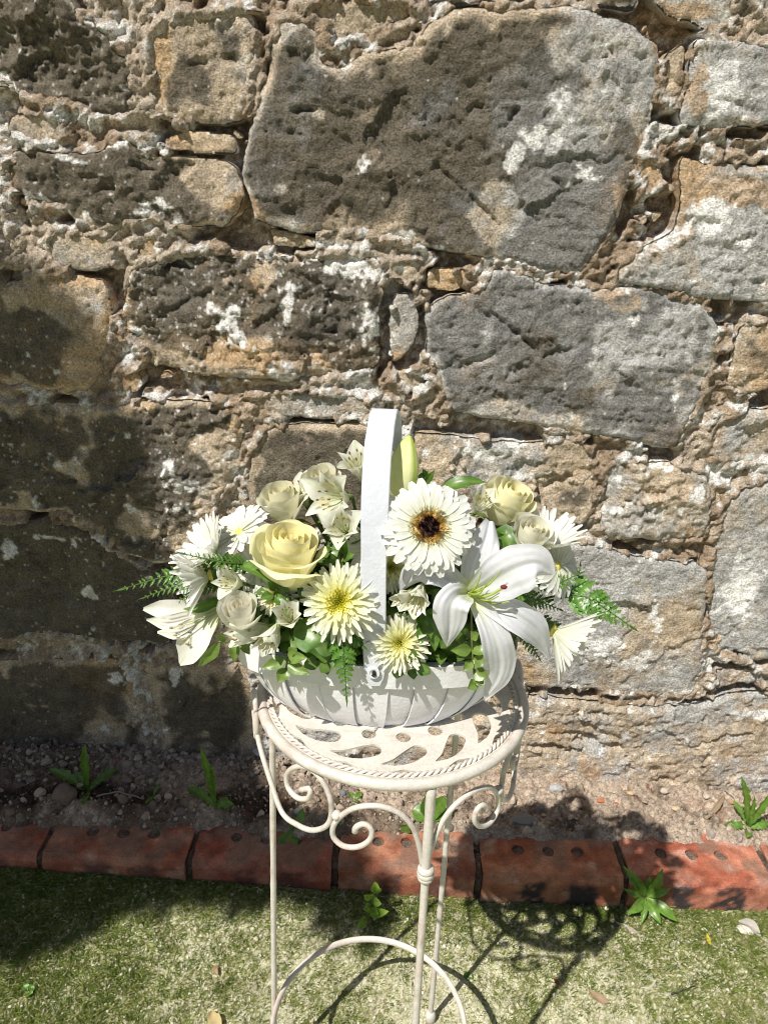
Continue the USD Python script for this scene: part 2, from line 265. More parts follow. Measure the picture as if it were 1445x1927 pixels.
OCHRE = [(1330,290,60,26,.1),(1150,375,22,50,.4),(1380,360,80,30,.1),(1280,380,30,60,0),(1315,150,16,60,.1),(570,665,260,26,.08),(240,600,24,60,0),(20,330,30,40,0),(1210,300,30,60,.1),(880,700,16,34,0),(1150,560,60,22,.1),(900,560,50,20,-.4),(470,390,40,30,0),(620,400,14,26,.6),(150,525,60,14,0),(205,620,10,60,0),(1255,820,60,26,.1),(1300,20,60,16,0),(300,120,26,80,0),(200,1250,60,40,0),(600,655,100,26,0),(1240,70,20,40,0)]
def ell(list_, px, py):
    """the largest of the ellipses' masks at picture-plane-of-the-wall coordinates"""
    out = np.zeros(len(px))
    for (x, y, a, b, t) in list_:
        c, s = math.cos(t), math.sin(t); dx, dy = px - x, py - y
        out = np.maximum(out, 1.5 - np.hypot((c * dx + s * dy) / a, (-s * dx + c * dy) / b))
    return out
# wall coordinates <-> photograph pixels (only to place the marks on the stones where they are)
def to_px(x, z):
    d = np.stack([x, np.full_like(x, WY), z - 1.0], 1); w = d @ FWD
    return CX + FPX * (d @ RIGHT) / w, CY - FPX * (d @ UP) / w
def wall_marks(x, z):
    px, py = to_px(x, z); h = np.zeros(len(x))
    j = (fbm(np.c_[x * 45, z * 45, x * 0], 4, 9) - 0.5) * 3.0 + (fbm(np.c_[x * 160, z * 160, x * 0], 3, 10) - 0.5) * 1.2
    for (cx, cy, a, b, t, d) in DENTS:
        c, s = math.cos(t), math.sin(t); dx, dy = px - cx, py - cy
        n = np.where((np.abs(dx) < 2.5 * (a + b)) & (np.abs(dy) < 2.5 * (a + b)))[0]
        q = np.hypot((c * dx[n] + s * dy[n]) / a, (-s * dx[n] + c * dy[n]) / b) + j[n]
        up_ = np.clip((-s * dx[n] + c * dy[n]) / b, -1.2, 1.2)                 # steep on the upper side, running out below
        h[n] -= d * 0.00085 * (1 - ss(0.2, 1.25, q)) * (.75 - .45 * up_)
    return h, ell(LIME, px, py), ell(OCHRE, px, py), ell(BARE, px, py), ell(GREYP, px, py)

wall = Thing('stone_wall', 'old rubble stone wall of big weathered grey and tan blocks in crumbling mortar behind the flowers', 'wall', (0, WY, 0.0))
polys = []
for i, s in enumerate(S):
    polys.append((rough_outline([wpt(*q) for q in s[0]], 0.004, 0.0042, i), s[1:], True))
seen = sbox(-0.80, 0.02, 0.80, 1.25)
union = shapely.unary_union([p[0] for p in polys])
zz = 0.0
k = 0
while zz < 1.62:                                                          # the wall goes on beyond the frame
    hh = rng.uniform(0.13, 0.2); xx = -1.75
    while xx < 1.75:
        ww = rng.uniform(0.16, 0.34)
        cell = sbox(xx + .008, zz + .008, xx + ww - .008, zz + hh - .008).difference(union.buffer(0.014))
        if not seen.intersects(Point(xx + ww / 2, zz + hh / 2)) and not cell.is_empty:
            if cell.geom_type != 'Polygon': cell = max(cell.geoms, key=lambda g: g.area)
            if cell.area > 0.006:
                c = np.array(cell.simplify(0.01).exterior.coords)[:-1]
                g = rough_outline(c + rng.uniform(-.006, .006, c.shape), 0.008, 0.004, 100 + k)
                polys.append((g, (rng.uniform(.3, .9), rng.uniform(.2, .6), rng.uniform(.1, .5), .3, rng.uniform(0, 6), 1.2), False)); k += 1
        xx += ww
    zz += hh
allst = shapely.unary_union([p[0] for p in polys])
# small pinning stones in the wide joints
gap = seen.difference(allst.buffer(0.004)); tries = rng.uniform([-0.8, 0.05], [0.8, 1.25], (9000, 2)); npin = 0
tries = tries[shapely.contains_xy(gap, tries[:, 0], tries[:, 1])]
bnd_all = allst.boundary
for q in tries:
    if npin >= 110: break
    d = Point(q).distance(allst)
    if d > 0.0055:
        r = min(d * 0.95, 0.022) * rng.uniform(.7, 1); n = rng.integers(5, 8); a = np.sort(rng.uniform(0, 2 * np.pi, n) * 0.35 + np.arange(n) / n * 2 * np.pi)
        sx = rng.uniform(1, 1.7)
        g = rough_outline(np.c_[q[0] + sx * r * np.cos(a), q[1] + r * np.sin(a)], 0.003, 0.0015, 300 + npin)
        g = g.difference(allst.buffer(0.002))
        if g.is_empty or g.geom_type != 'Polygon' or g.area < 4e-5: continue
        polys.append((g, (rng.uniform(.0, .45), rng.uniform(.3, .9), rng.uniform(0, .4), .35, rng.uniform(-9, -2), 1.0), True)); npin += 1
        allst = shapely.unary_union([allst, g])
DARK, TAN, OCH, GREY, LIMEC = np.array([.118, .102, .077]), np.array([.475, .385, .28]), np.array([.50, .31, .14]), np.array([.43, .42, .40]), np.array([.84, .82, .78])
def stone_mesh(g, prm, fine, seed):
    dark, warm, grey, lime, proud, rgh = prm
    st = 0.0026 if fine else 0.010
    ring = g.exterior; n = max(10, int(ring.length / st)); B = np.array([ring.interpolate(i / n, normalized=True).coords[0] for i in range(n)])
    x0, z0, x1, z1 = g.bounds
    gx, gz = np.meshgrid(np.arange(x0, x1, st), np.arange(z0, z1, st)); gx[1::2] += st / 2
    P = np.c_[gx.ravel(), gz.ravel()]; P = P[shapely.contains_xy(g.buffer(-st * 0.55), P[:, 0], P[:, 1])]
    A = np.vstack([B, P]); tri = Delaunay(A).simplices
    c = A[tri].mean(1); tri = tri[shapely.contains_xy(g, c[:, 0], c[:, 1])]
    e1, e2 = A[tri[:, 1]] - A[tri[:, 0]], A[tri[:, 2]] - A[tri[:, 0]]
    cr = e1[:, 0] * e2[:, 1] - e1[:, 1] * e2[:, 0]; tri = np.where(cr[:, None] > 0, tri, tri[:, ::-1]); tri = tri[np.abs(cr) > 1e-10]
    d = cKDTree(B).query(A)[0]; d[:n] = 0
    size = math.sqrt(g.area); x, z = A[:, 0], A[:, 1]
    o = seed * 5.17
    def f(s, oc, k, ax=1.0): return fbm(np.c_[x * s * ax + o, z * s + o * .3, np.full(len(x), o)], oc, k) - 0.5
    amp = min(1.0, size / 0.12)
    rd = (0.010 + .010 * ss(-.1, .25, f(11, 2, 3))) * min(1, size / 0.14) + 0.002
    warp = f(30, 3, 2) * 0.012
    e = 1 - np.clip((d + warp * ss(0, .006, d)) / rd, 0, 1)
    h = proud * .001 - 0.0075 * amp * e**2.6
    h += amp * rgh * (f(8, 2, 11) * 0.016 + f(26, 4, 12, .8) * 0.0075 - np.abs(f(14, 3, 13)) * 0.006) + (.5 + .5 * rgh) * f(95, 4, 14) * 0.0058 + f(260, 3, 17) * .0040
    h -= 0.0022 * ss(.66, .72, f(55, 2, 19) + .5) * amp                         # weather pits
    strata = f(20, 3, 15, .25); h += amp * rgh * 0.003 * (np.abs(strata * 7 % 1 - .5) - .25)
    qf = np.random.default_rng(900 + seed)                                      # flaked, chiselled facets with sharp breaks between them
    for sp, am in ((.060, .060), (.022, .048)):
        m_ = max(2, int((x1 - x0) * (z1 - z0) / sp**2)); cs = qf.uniform([x0, z0], [x1, z1], (m_, 2)); wq = np.c_[x, z] + .35 * sp * np.c_[f(60, 3, 48), f(60, 3, 49)] * 2
        ii = cKDTree(cs * [1, 1.5]).query(wq * [1, 1.5])[1]; gr_ = qf.normal(0, am, (m_, 2)); h += amp * np.clip(rgh - .35, .1, 1.3) * np.einsum('ij,ij->i', gr_[ii], wq - cs[ii]) * ss(0, .012, d)
    mk, lm, oc, ba, gp = wall_marks(x, z)
    if fine: h += mk
    # colour: a dark patina on the old face, bare sandstone along the broken edges, ochre iron stain, old lime
    edge = np.exp(-(d + warp) / (0.010 + .012 * warm))
    pt = (f(9, 4, 21) * 1.5 + f(45, 3, 22) * .7 + dark * 1.7 - .72 - edge * 0.95 + mk * 9 - (ss(.1, 1.0, ba * .8 + f(22, 4, 29) * 2.6) * .8 if fine else 0))
    pat = ss(-.13, .15, pt)
    gr = ss(-.25, .25, f(7, 3, 23) * 1.6 + f(60, 3, 26) * .6 + grey - .55 + (ss(.1, 1, gp + f(18, 4, 43) * 2.0) * .6 if fine else 0))
    base = lerp(TAN, GREY, gr)
    darkc = lerp(DARK, np.array([.205, .198, .186]), ss(.1, .8, gr * grey * 1.4))
    col = lerp(base, darkc, pat * .93)
    ow = ss(.1, .6, f(13, 4, 24) * 1.6 + warm - .45 + (ss(.2, 1., oc + f(26, 4, 44) * 2.0) * 1.1 if fine else 0)) * (1 - .8 * pat) 
    col = lerp(col, OCH, ow * .55)
    lf = f(28, 5, 25) * 1.6 + f(120, 3, 27) * .8
    lw = ss(.50, .62, lf + lime * .32 + edge * .26 - .06)
    if fine: lw = np.maximum(lw, ss(.56, .74, lm * .62 + lf * 1.45))
    lw = np.maximum(lw, ss(.305, .34, f(210, 3, 45) * 1.15 + .10 * lime + .05 * edge) * .55)            # flecks
    col = lerp(col, LIMEC, lw * .9)
    col = col * (1 + .5 * f(55, 4, 46) + .3 * f(16, 3, 47))[:, None]
    V = np.c_[x, WY - h, z]
    Bk = V[:n].copy(); Bk[:, 1] = WY + 0.05
    j = np.arange(n); kx = (j + 1) % n; m = len(V)
    side = np.vstack([np.stack([j, m + j, kx], 1), np.stack([kx, m + j, m + kx], 1)])
    return np.vstack([V, Bk]), np.vstack([tri, side]), np.vstack([col, col[:n] * .8])
for i, (g, prm, fine) in enumerate(polys):
    v, f, c = stone_mesh(g, prm, fine, i)
    area = 0.5 * np.sum(v[f[:, 0], 0] * 0)
    wall.part('stone', (v, f), STONE, c, True)
# the mortar: one rough sheet behind and between the stones
def mortar_mesh(x0, x1, z0, z1, st):
    ax = np.r_[np.arange(x0, -.82, .012), np.arange(-.82, .82, st), np.arange(.825, x1 + .01, .012)]; az = np.r_[np.arange(z0, 1.26, st), np.arange(1.265, z1 + .01, .012)]
    gx, gz = np.meshgrid(ax, az); nz, nx = gx.shape
    x, z = gx.ravel(), gz.ravel()
    shapely.prepare(allst); core = shapely.unary_union([p[0].buffer(-0.009) for p in polys]); shapely.prepare(core)
    keep = ~shapely.contains_xy(core, x, z)
    bp = np.vstack([np.array(p[0].exterior.coords) for p in polys if p[2]]); d = cKDTree(bp).query(np.c_[x, z])[0]
    def f(s, oc, k): return fbm(np.c_[x * s, z * s, x * 0 + k * .7], oc, k) - 0.5
    lump = np.abs(f(48, 3, 31)) * 2; deep = ss(.07, .18, f(15, 3, 33) * 1.3 + f(60, 2, 30) * .5)
    h = -0.0050 + f(22, 3, 32) * .010 - lump * .008 + f(130, 3, 34) * .015 + f(60, 2, 37) * .006 - deep * .024 + (1 - deep) * .012 * np.exp(-(d / .009)**2)
    q_ = np.random.default_rng(77)
    for cnt, rad, up_ in ((52000, .0075, .0060), (16000, .0125, .0085)):                     # crumbs and grit in the mortar
        cp = q_.uniform([-.83, 0], [.83, 1.27], (cnt, 2)); dd, ii = cKDTree(cp).query(np.c_[x, z]); rr = rad * q_.uniform(.35, 1, cnt)[ii]; h += .62 * up_ * (rr / rad) * np.sqrt(np.clip(1 - (dd / rr)**2, 0, 1)) - up_ * .3
    h = np.minimum(h, 0.008)
    lf = f(24, 4, 35) * 1.7 + f(150, 3, 36) * .9
    mk, lm, oc, px, py = wall_marks(x, z)
    warm = lerp(np.array([.40, .305, .215]), np.array([.56, .47, .37]), ss(-.2, .2, f(12, 3, 38) * 1.5 + f(110, 2, 39) * .8))
    col = lerp(warm, OCH, ss(.15, .5, f(10, 3, 41) * 1.5) * .4)
    col = lerp(col, np.array([.10, .08, .06]), ss(.1, .35, f(70, 3, 42)) * .7)
    # the left and upper joints keep most limewash
    col = lerp(col, LIMEC, np.maximum(ss(.06, .26, lf - .0), ss(.3, .9, lm * .8 + lf * .8)) * .92)
    V = np.c_[x, WY - h, z]
    F = grid_faces(nz, nx)
    F = F[keep[F].any(1)]
    used = np.unique(F); re = np.full(len(V), -1); re[used] = np.arange(len(used))
    e1, e2 = V[F[:, 1]] - V[F[:, 0]], V[F[:, 2]] - V[F[:, 0]]
    if np.cross(e1, e2)[:, 1].mean() > 0: F = F[:, ::-1]
    return V[used], re[F], col[used]
v, f, c = mortar_mesh(-1.75, 1.75, 0.0, 1.65, 0.0027)
wall.part('mortar', (v, f), MORTAR, c, True)
bx = trimesh.creation.box((3.5, 0.3, 1.65)); bx.apply_translation((0, WY + 0.06 + .15, 0.825))
wall.part('core', bx, MORTAR, (.2, .16, .12), False)

# ---------------------------------------------------------------- ground: turf, bricks, soil
def height_sheet(xs, ys, hfun, cfun):
    gx, gy = np.meshgrid(xs, ys); x, y = gx.ravel(), gy.ravel(); h = hfun(x, y)
    F = grid_faces(len(ys), len(xs)); V = np.c_[x, y, h]
    if np.cross(V[F[0, 1]] - V[F[0, 0]], V[F[0, 2]] - V[F[0, 0]])[2] < 0: F = F[:, ::-1]
    return V, F, cfun(x, y, h)
def f2(x, y, s, oc, k): return fbm(np.c_[x * s, y * s, x * 0 + k], oc, k) - 0.5
GRN, SANDC = np.array([.23, .25, .09]), np.array([.56, .54, .38])
def green_amount(x, y):
    """how green the worn turf is: greener along the bricks and to the left, sandy round the stand"""
    return np.clip(.57 + f2(x, y, 9, 3, 51) * .55 + .30 * ss(.78, .88, y) + .25 * ss(-.1, -.55, x) - .35 * np.exp(-((x - .1) / .2)**2 - ((y - .72) / .1)**2) + .1 * ss(.3, .6, x), 0, 1)
def turf_h(x, y): return .024 * ss(.25, -.55, x) * ss(.70, .86, y) + f2(x, y, 60, 3, 52) * .004 + f2(x, y, 260, 2, 53) * .003
def turf_c(x, y, h):
    g = green_amount(x, y); m = ss(-.3, .3, f2(x, y, 240, 3, 54) * 2.0 + g - .62)
    c = lerp(SANDC, GRN, m); return lerp(c, np.array([.32, .27, .2]), ss(.1, .35, f2(x, y, 14, 3, 55)) * .6 * (1 - m))
xs = np.r_[np.linspace(-6, -1.05, 12), np.arange(-1.0, 1.0, .003), np.linspace(1.05, 6, 12)]
ys = np.r_[np.linspace(-6, .30, 14), np.arange(.35, .90, .003), [1.5]]
v, f, c = height_sheet(xs, ys, turf_h, turf_c)
m = put('/World/turf_ground', (v, f), TURF, c, True); meta(m.GetPrim(), 'worn sandy turf ground in front of the brick edging', 'ground', None, 'structure')

BZ = lambda x: np.interp(x, [-.75, -.2, .2, .7], [.054, .054, .056, .058])    # height of the bricks' top along the row
_q = np.random.default_rng(78); _cr = []
for cnt, rad, up_ in ((16000, .0050, .0040), (4200, .0095, .0075)):
    _cr.append((cKDTree(_q.uniform([-.87, .90], [.87, 1.15], (cnt, 2))), rad * _q.uniform(.3, 1, cnt), up_, rad))
def crumbs(x, y):
    o = 0
    for tr_, r_, up_, rad in _cr: dd, ii = tr_.query(np.c_[x, y]); rr = r_[ii]; o = o + up_ * (rr / rad) * np.sqrt(np.clip(1 - (dd / rr)**2, 0, 1))
    return o
def soil_h(x, y):
    base = BZ(x) + .004 + (.049 - .03 * np.clip(x, -1, 1) - BZ(x)) * ss(.965, 1.10, y)
    lap = (.010 * ss(.0, .3, f2(x, y, 22, 3, 61) + .12 - .25 * ss(-.1, .3, x)) + .010 * ss(.15, -.05, x) * ss(-.2, .15, f2(x, y, 30, 3, 69))) * np.exp(-((y - .955) / .03)**2) - .014 * ss(.955 - .014 * ss(.1, -.1, x), .925 - .01 * ss(.1, -.1, x), y)
    return base + lap + f2(x, y, 28, 3, 62) * .012 + f2(x, y, 110, 3, 63) * .009 + f2(x, y, 300, 2, 64) * .003 + crumbs(x, y) * ss(.935, .965, y) - .002
def soil_c(x, y, h):
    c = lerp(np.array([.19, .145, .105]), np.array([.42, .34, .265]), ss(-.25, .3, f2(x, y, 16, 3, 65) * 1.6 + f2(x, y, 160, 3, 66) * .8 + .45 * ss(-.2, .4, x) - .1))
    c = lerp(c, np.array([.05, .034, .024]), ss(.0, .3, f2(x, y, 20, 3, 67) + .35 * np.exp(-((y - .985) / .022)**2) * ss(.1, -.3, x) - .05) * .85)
    return lerp(c, np.array([.25, .10, .06]), ss(.18, .32, f2(x, y, 45, 3, 68)) * .35)
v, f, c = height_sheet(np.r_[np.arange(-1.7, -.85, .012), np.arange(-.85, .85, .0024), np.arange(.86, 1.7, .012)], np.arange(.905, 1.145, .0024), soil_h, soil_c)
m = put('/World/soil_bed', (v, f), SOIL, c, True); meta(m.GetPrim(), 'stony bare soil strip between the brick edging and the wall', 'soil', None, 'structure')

edging = Thing('brick_edging', 'row of red bricks with round holes edging the soil strip', 'edging', (0, .92, 0))
bounds = [-200, 98, 368, 633, 897, 1166, 1441, 1700]
bxs = [on_z(b, 1605 + (b - 722) * .05, .045)[0] for b in bounds]
extra_l = [bxs[0] - .23 * k for k in (3, 2, 1)]; extra_r = [bxs[-1] + .23 * k for k in (1, 2, 3)]
bxs = extra_l + bxs + extra_r
for i in range(len(bxs) - 1):
    xa, xb = bxs[i] + .0055, bxs[i + 1] - .0055; L = xb - xa; xm = (xa + xb) / 2; zt = float(BZ(xm)) + rng.uniform(-.002, .002)
    W_, Hh = .098, .068
    pts = []
    for sx in (-1, 1):
        for y_, z_ in ((0, -Hh), (0, -.012), (.008, 0), (W_, 0), (W_, -Hh)):
            pts.append((sx * L / 2, y_, z_))
    hull = m3.Manifold.hull_points(np.array(pts))
    for q in (-.22, 0, .22):
        hull = hull - m3.Manifold.cylinder(.06, .0098, .0098, 20).translate((q * L, .052, -.045))
    hull = hull.refine_to_length(.006)
    mm = hull.to_mesh(); v = np.array(mm.vert_properties[:, :3]); f = np.array(mm.tri_verts)
    tm = trimesh.Trimesh(v, f, process=True); v, f = np.array(tm.vertices), np.array(tm.faces); fn = tm.face_normals; fc = tm.triangles_center
    lab_ = np.where(fn[:, 2] > .9, 0, np.where((fn[:, 2] > .2) & (fn[:, 1] < -.2), 1, np.where(fn[:, 1] < -.9, 2, np.where(fn[:, 1] > .99, 3, np.where(fn[:, 0] > .99, 4, np.where(fn[:, 0] < -.99, 5, 6))))))
    vs_, fs_, nn_ = [], [], 0
    for g_ in range(7):
        ff = f[lab_ == g_]
        if len(ff): u_, inv_ = np.unique(ff, return_inverse=True); vs_.append(v[u_]); fs_.append(inv_.reshape(-1, 3) + nn_); nn_ += len(u_)
    v, f = np.vstack(vs_), np.vstack(fs_)
    p = v + [xm, 0, 0]
    chip = np.clip(fbm(p * 45 + i, 3, 71) - .52, 0, 1) * ss(.016, .004, np.abs(v[:, 2] + .006)) * ss(.03, .0, v[:, 1])
    v = v + np.stack([(fbm(p * 120 + 7 * k_, 3, 72 + k_) - .5) * .0020 + (fbm(p * 30 + 3 * i + 9 * k_, 3, 70 + k_) - .5) * .0045 for k_ in range(3)], 1) + np.c_[v[:, 0] * 0, chip * .022, -chip * .016]
    tilt = rng.uniform(-.015, .015); v = v + np.c_[v[:, 0] * 0, tilt * v[:, 0] * .6, tilt * v[:, 0]]
    y0 = .868 + rng.uniform(-.003, .003)
    v = v + [xm, y0, zt]
    red = lerp(np.array([.28, .085, .050]), np.array([.43, .185, .12]), ss(-.2, .25, fbm(p * 25, 3, 73) - .5))
    red = lerp(red, np.array([.44, .28, .22]), ss(.05, .30, fbm(p * 38 + 9, 5, 74) - .5) * .75)
    red = red * np.array([1, rng.uniform(.92, 1.12), rng.uniform(.9, 1.2)]) * rng.uniform(.82, 1.08)
    red = red * (.72 + .28 * ss(zt - .010, zt - .004, v[:, 2]) + .0 * chip)[:, None] if False else red * (1 + .6 * (fbm(p * 150, 3, 86) - .5))[:, None]
    dk = np.zeros(len(v))
    for q, w_ in ((-.12, .016), (.22, .022)):
        dk = np.maximum(dk, ss(w_ * 1.25, w_ * .8, np.abs(v[:, 0] - xm - q * L + (fbm(p * 60, 2, 75) - .5) * .02)) * ss(zt - .008, zt - .016, v[:, 2] + (fbm(p * 70, 2, 77) - .5) * .006) * (v[:, 1] < y0 + .004))
    amt = .95 if xm > 0.1 else .6
    red = lerp(red, np.array([.028, .028, .03]), dk * amt * ss(.18, .40, fbm(p * 90, 3, 76)))
    topd = ss(zt - .012, zt + .001, v[:, 2])
    red = lerp(red, np.array([.20, .13, .095]), topd * ss(-.02, .2, fbm(p * 30 + 4, 3, 78) - .5 + (.12 if xm < .1 else -.05)) * .75)
    bp_ = edging.part('brick', (v, f), BRICK, red, True)
    for q in (-.22, 0, .22):                                              # soil in the holes
        a = np.linspace(0, 2 * np.pi, 18)[:-1]; rr = np.array([0, .005, .0096]); V = []
        V.append((0, 0, -.003)); 
        for r_ in rr[1:]:
            V += [(r_ * math.cos(t), r_ * math.sin(t), -.005 + .004 * noise(np.array([[t, r_ * 400, i + q]]))[0]) for t in a]
        V = np.array(V) + [xm + q * L, y0 + .052, zt - .001]; n = len(a); j = np.arange(n); k2 = (j + 1) % n
        F = np.vstack([np.stack([j * 0, 1 + j, 1 + k2], 1), np.stack([1 + j, 1 + n + j, 1 + n + k2], 1), np.stack([1 + j, 1 + n + k2, 1 + k2], 1)])
        edging.part('hole_fill', (V, F), SOIL, (.17, .13, .10), True, under=bp_)
    if i:                                                                 # crumbling joint before this brick
        b = trimesh.creation.box((.010, .090, .05)); b = b.subdivide().subdivide().subdivide(); v = np.array(b.vertices)
        v += (fbm((v + i) * 90, 3, 79)[:, None] - .5) * [.004, .010, .016]
        edging.part('joint', (v + [bxs[i], y0 + .052, zt - .031], b.faces), MORTAR, (.16, .12, .09), True)

# pebbles in the soil, grass and grit in the turf
def lump(seed, sub=2, sq=(1, 1, 1), ang=.5):
    s = trimesh.creation.icosphere(subdivisions=sub); v = np.array(s.vertices)
    v = v * (1 + (fbm(v * 1.3 + seed * 3.1, 3, seed)[:, None] - .5) * 2 * ang)
    return v * np.asarray(sq), np.array(s.faces)
def instancer(name, label, cat, protos, pts, quats, scales, idx):
    p = UsdGeom.PointInstancer.Define(stage, '/World/' + name); meta(p.GetPrim(), label, cat, None, 'stuff')
    for k_, (v, f, m_, c_) in enumerate(protos):
        pp = f'/World/{name}/{"grain" if "grass" not in name else "tuft"}' + (f'_{k_:03d}' if k_ else '')
        put(pp, (v, f), m_, c_, 'grass' in name); p.CreatePrototypesRel().AddTarget(pp)
    p.CreatePositionsAttr(Vt.Vec3fArray.FromNumpy(np.asarray(pts, np.float32))); p.CreateProtoIndicesAttr(Vt.IntArray.FromNumpy(np.asarray(idx, np.int32)))
    p.CreateScalesAttr(Vt.Vec3fArray.FromNumpy(np.asarray(scales, np.float32)))
    q = np.asarray(quats, float); p.CreateOrientationsAttr(Vt.QuathArray([Gf.Quath(*map(float, r)) for r in q]))
def rquat(n, up=False):
    if up: a = rng.uniform(0, 2 * np.pi, n); return np.c_[np.cos(a / 2), a * 0, a * 0, np.sin(a / 2)]
    return unit(rng.normal(size=(n, 4)))
cols = [(.30, .24, .185), (.24, .185, .14), (.36, .30, .24), (.19, .15, .12), (.28, .25, .22), (.38, .31, .235)]
pro = [(*lump(k_, 1 if k_ else 1, (1, rng.uniform(.7, 1), rng.uniform(.45, .8)), .55), PLAIN, c_) for k_, c_ in enumerate(cols)]
n = 5200; x, y = rng.uniform(-.85, .85, n), rng.uniform(.925, 1.10, n)
y = np.where(rng.random(n) < .35, 1.10 - np.abs(rng.normal(0, .03, n)), y)
ok = soil_h(x, y) > BZ(x) + .001; x, y = x[ok], y[ok]; n = len(x)
r = np.clip(np.exp(rng.normal(math.log(.0019), .62, n)), .001, .010)
instancer('soil_pebbles', 'small stones and crumbs scattered all over the soil strip', 'gravel', pro, np.c_[x, y, soil_h(x, y) + r * .2], rquat(n), np.repeat(r[:, None], 3, 1), rng.integers(0, len(pro), n))
def tuft(seed, nb, L, spread, width):
    q = np.random.default_rng(seed); parts = []
    for _ in range(nb):
        a = q.uniform(0, 2 * np.pi); b = np.array([math.cos(a), math.sin(a), 0]); o = np.r_[q.normal(0, spread, 2), 0]; l = L * q.uniform(.6, 1.2)
        lean = q.uniform(.3, 1.3); P = [o, o + b * l * .4 * lean + [0, 0, l * .5], o + b * l * lean * .9 + [0, 0, l * (.75 - .35 * lean)]]
        parts.append(ribbon(P, [width, width, width * .2], np.cross(b, [0, 0, 1]) + [0, 0, .6], 0, 4, 2)[:2])
    return cat_mesh(parts)
gcols = [(.13, .18, .03), (.20, .24, .055), (.28, .29, .10), (.38, .36, .18), (.09, .135, .026)]
pro = [(*tuft(10 + k_, 12, .0088, .0055, .0006), LEAF, c_) for k_, c_ in enumerate(gcols)]
n = 24000; x, y = rng.uniform(-.80, .80, n), rng.uniform(.48, .868, n); g = green_amount(x, y)
ok = rng.random(n) < np.clip(g * 1.1 - .12, .05, 1); x, y, g = x[ok], y[ok], g[ok]; n = len(x)
idx = np.where(rng.random(n) < .55 * g + .2, rng.choice([0, 1, 4], n), rng.choice([1, 2, 3], n))
sc = rng.uniform(.6, 1.15, n) * (.75 + .35 * g)
instancer('turf_grass', 'short worn green grass blades growing through the sandy turf', 'grass', pro, np.c_[x, y, turf_h(x, y) - .0005], rquat(n, True), np.repeat(sc[:, None], 3, 1), idx)
cols = [(.50, .46, .36), (.42, .36, .27), (.60, .57, .48), (.34, .30, .22)]
pro = [(*lump(20 + k_, 1, (1, .8, .6), .5), PLAIN, c_) for k_, c_ in enumerate(cols)]
n = 16000; x, y = rng.uniform(-.80, .80, n), rng.uniform(.48, .868, n)
r = np.clip(np.exp(rng.normal(math.log(.0013), .35, n)), .0007, .004)
instancer('turf_grit', 'pale sand grains and grit lying among the turf blades', 'grit', pro, np.c_[x, y, turf_h(x, y) + r * .3], rquat(n), np.repeat(r[:, None], 3, 1), rng.integers(0, len(pro), n))
# ---------------------------------------------------------------- a tree out of the frame whose crown shades the left of the wall
def sample_poly(pts, n):
    g = Polygon(pts); x0, y0, x1, y1 = g.bounds; P = rng.uniform([x0, y0], [x1, y1], (n * 4, 2)); P = P[shapely.contains_xy(g, P[:, 0], P[:, 1])][:n]; return P
tg = []
for p in sample_poly([(-260,545),(30,555),(140,600),(190,700),(225,800),(240,880),(290,950),(330,1060),(390,1180),(440,1300),(470,1425),(-260,1425)], 3600): tg.append(on_y(*p, WY))
for p in sample_poly([(-160,1400),(490,1430),(505,1500),(560,1545),(640,1560),(700,1600),(690,1690),(620,1690),(400,1675),(250,1688),(190,1725),(110,1765),(-160,1785)], 1300): tg.append(on_z(*p, .02))
for p in sample_poly([(610,1690),(720,1690),(740,1740),(670,1760),(620,1730)], 16): tg.append(on_z(*p, .0))
tg = np.array(tg)
dense = fbm(np.c_[tg[:, 0] * 9, tg[:, 1] * 9, tg[:, 2] * 9], 2, 91) > .33
tg = tg[dense]
lp = tg + SUN * rng.uniform(2.3, 3.3, len(tg))[:, None]
cen = lp.mean(0); base = np.array([cen[0] - .3, cen[1] - .2, 0])
tree = Thing('shade_tree', 'leafy tree standing out of view to the left whose crown shades the wall', 'tree', base)
tree.part('trunk', tube(spline([base - [0, 0, .05], base + [.03, .02, 1.0], cen - [0.1, 0.05, .5], cen + [0, 0, .3]], 24), np.linspace(.06, .02, 24), 12), PLAIN, (.12, .095, .07))
for k in range(9):
    e = lp[rng.integers(len(lp))]; s0 = cen - [0.1, .05, rng.uniform(.2, .6)]
    tree.part('limb', tube(spline([s0, (s0 + e) / 2 + [0, 0, .08], e], 10), np.linspace(.016, .005, 10), 7), PLAIN, (.12, .095, .07))
lv = []
for p in lp:
    a = unit(rng.normal(size=3)); b = unit(np.cross(a, SUN + rng.normal(size=3) * .5)); L = rng.uniform(.028, .045)
    q = ribbon([p - b * L, p, p + b * L - [0, 0, .01]], [.2 * L, .55 * L, .02 * L], SUN + rng.normal(size=3) * .4, .2, 5, 3)
    lv.append((q[0], q[1], np.tile(lerp((.05, .10, .02), (.09, .15, .03), rng.random()), (len(q[0]), 1))))
v, f, c = cat_mesh(lv); tree.part('crown', (v, f), LEAF, c)

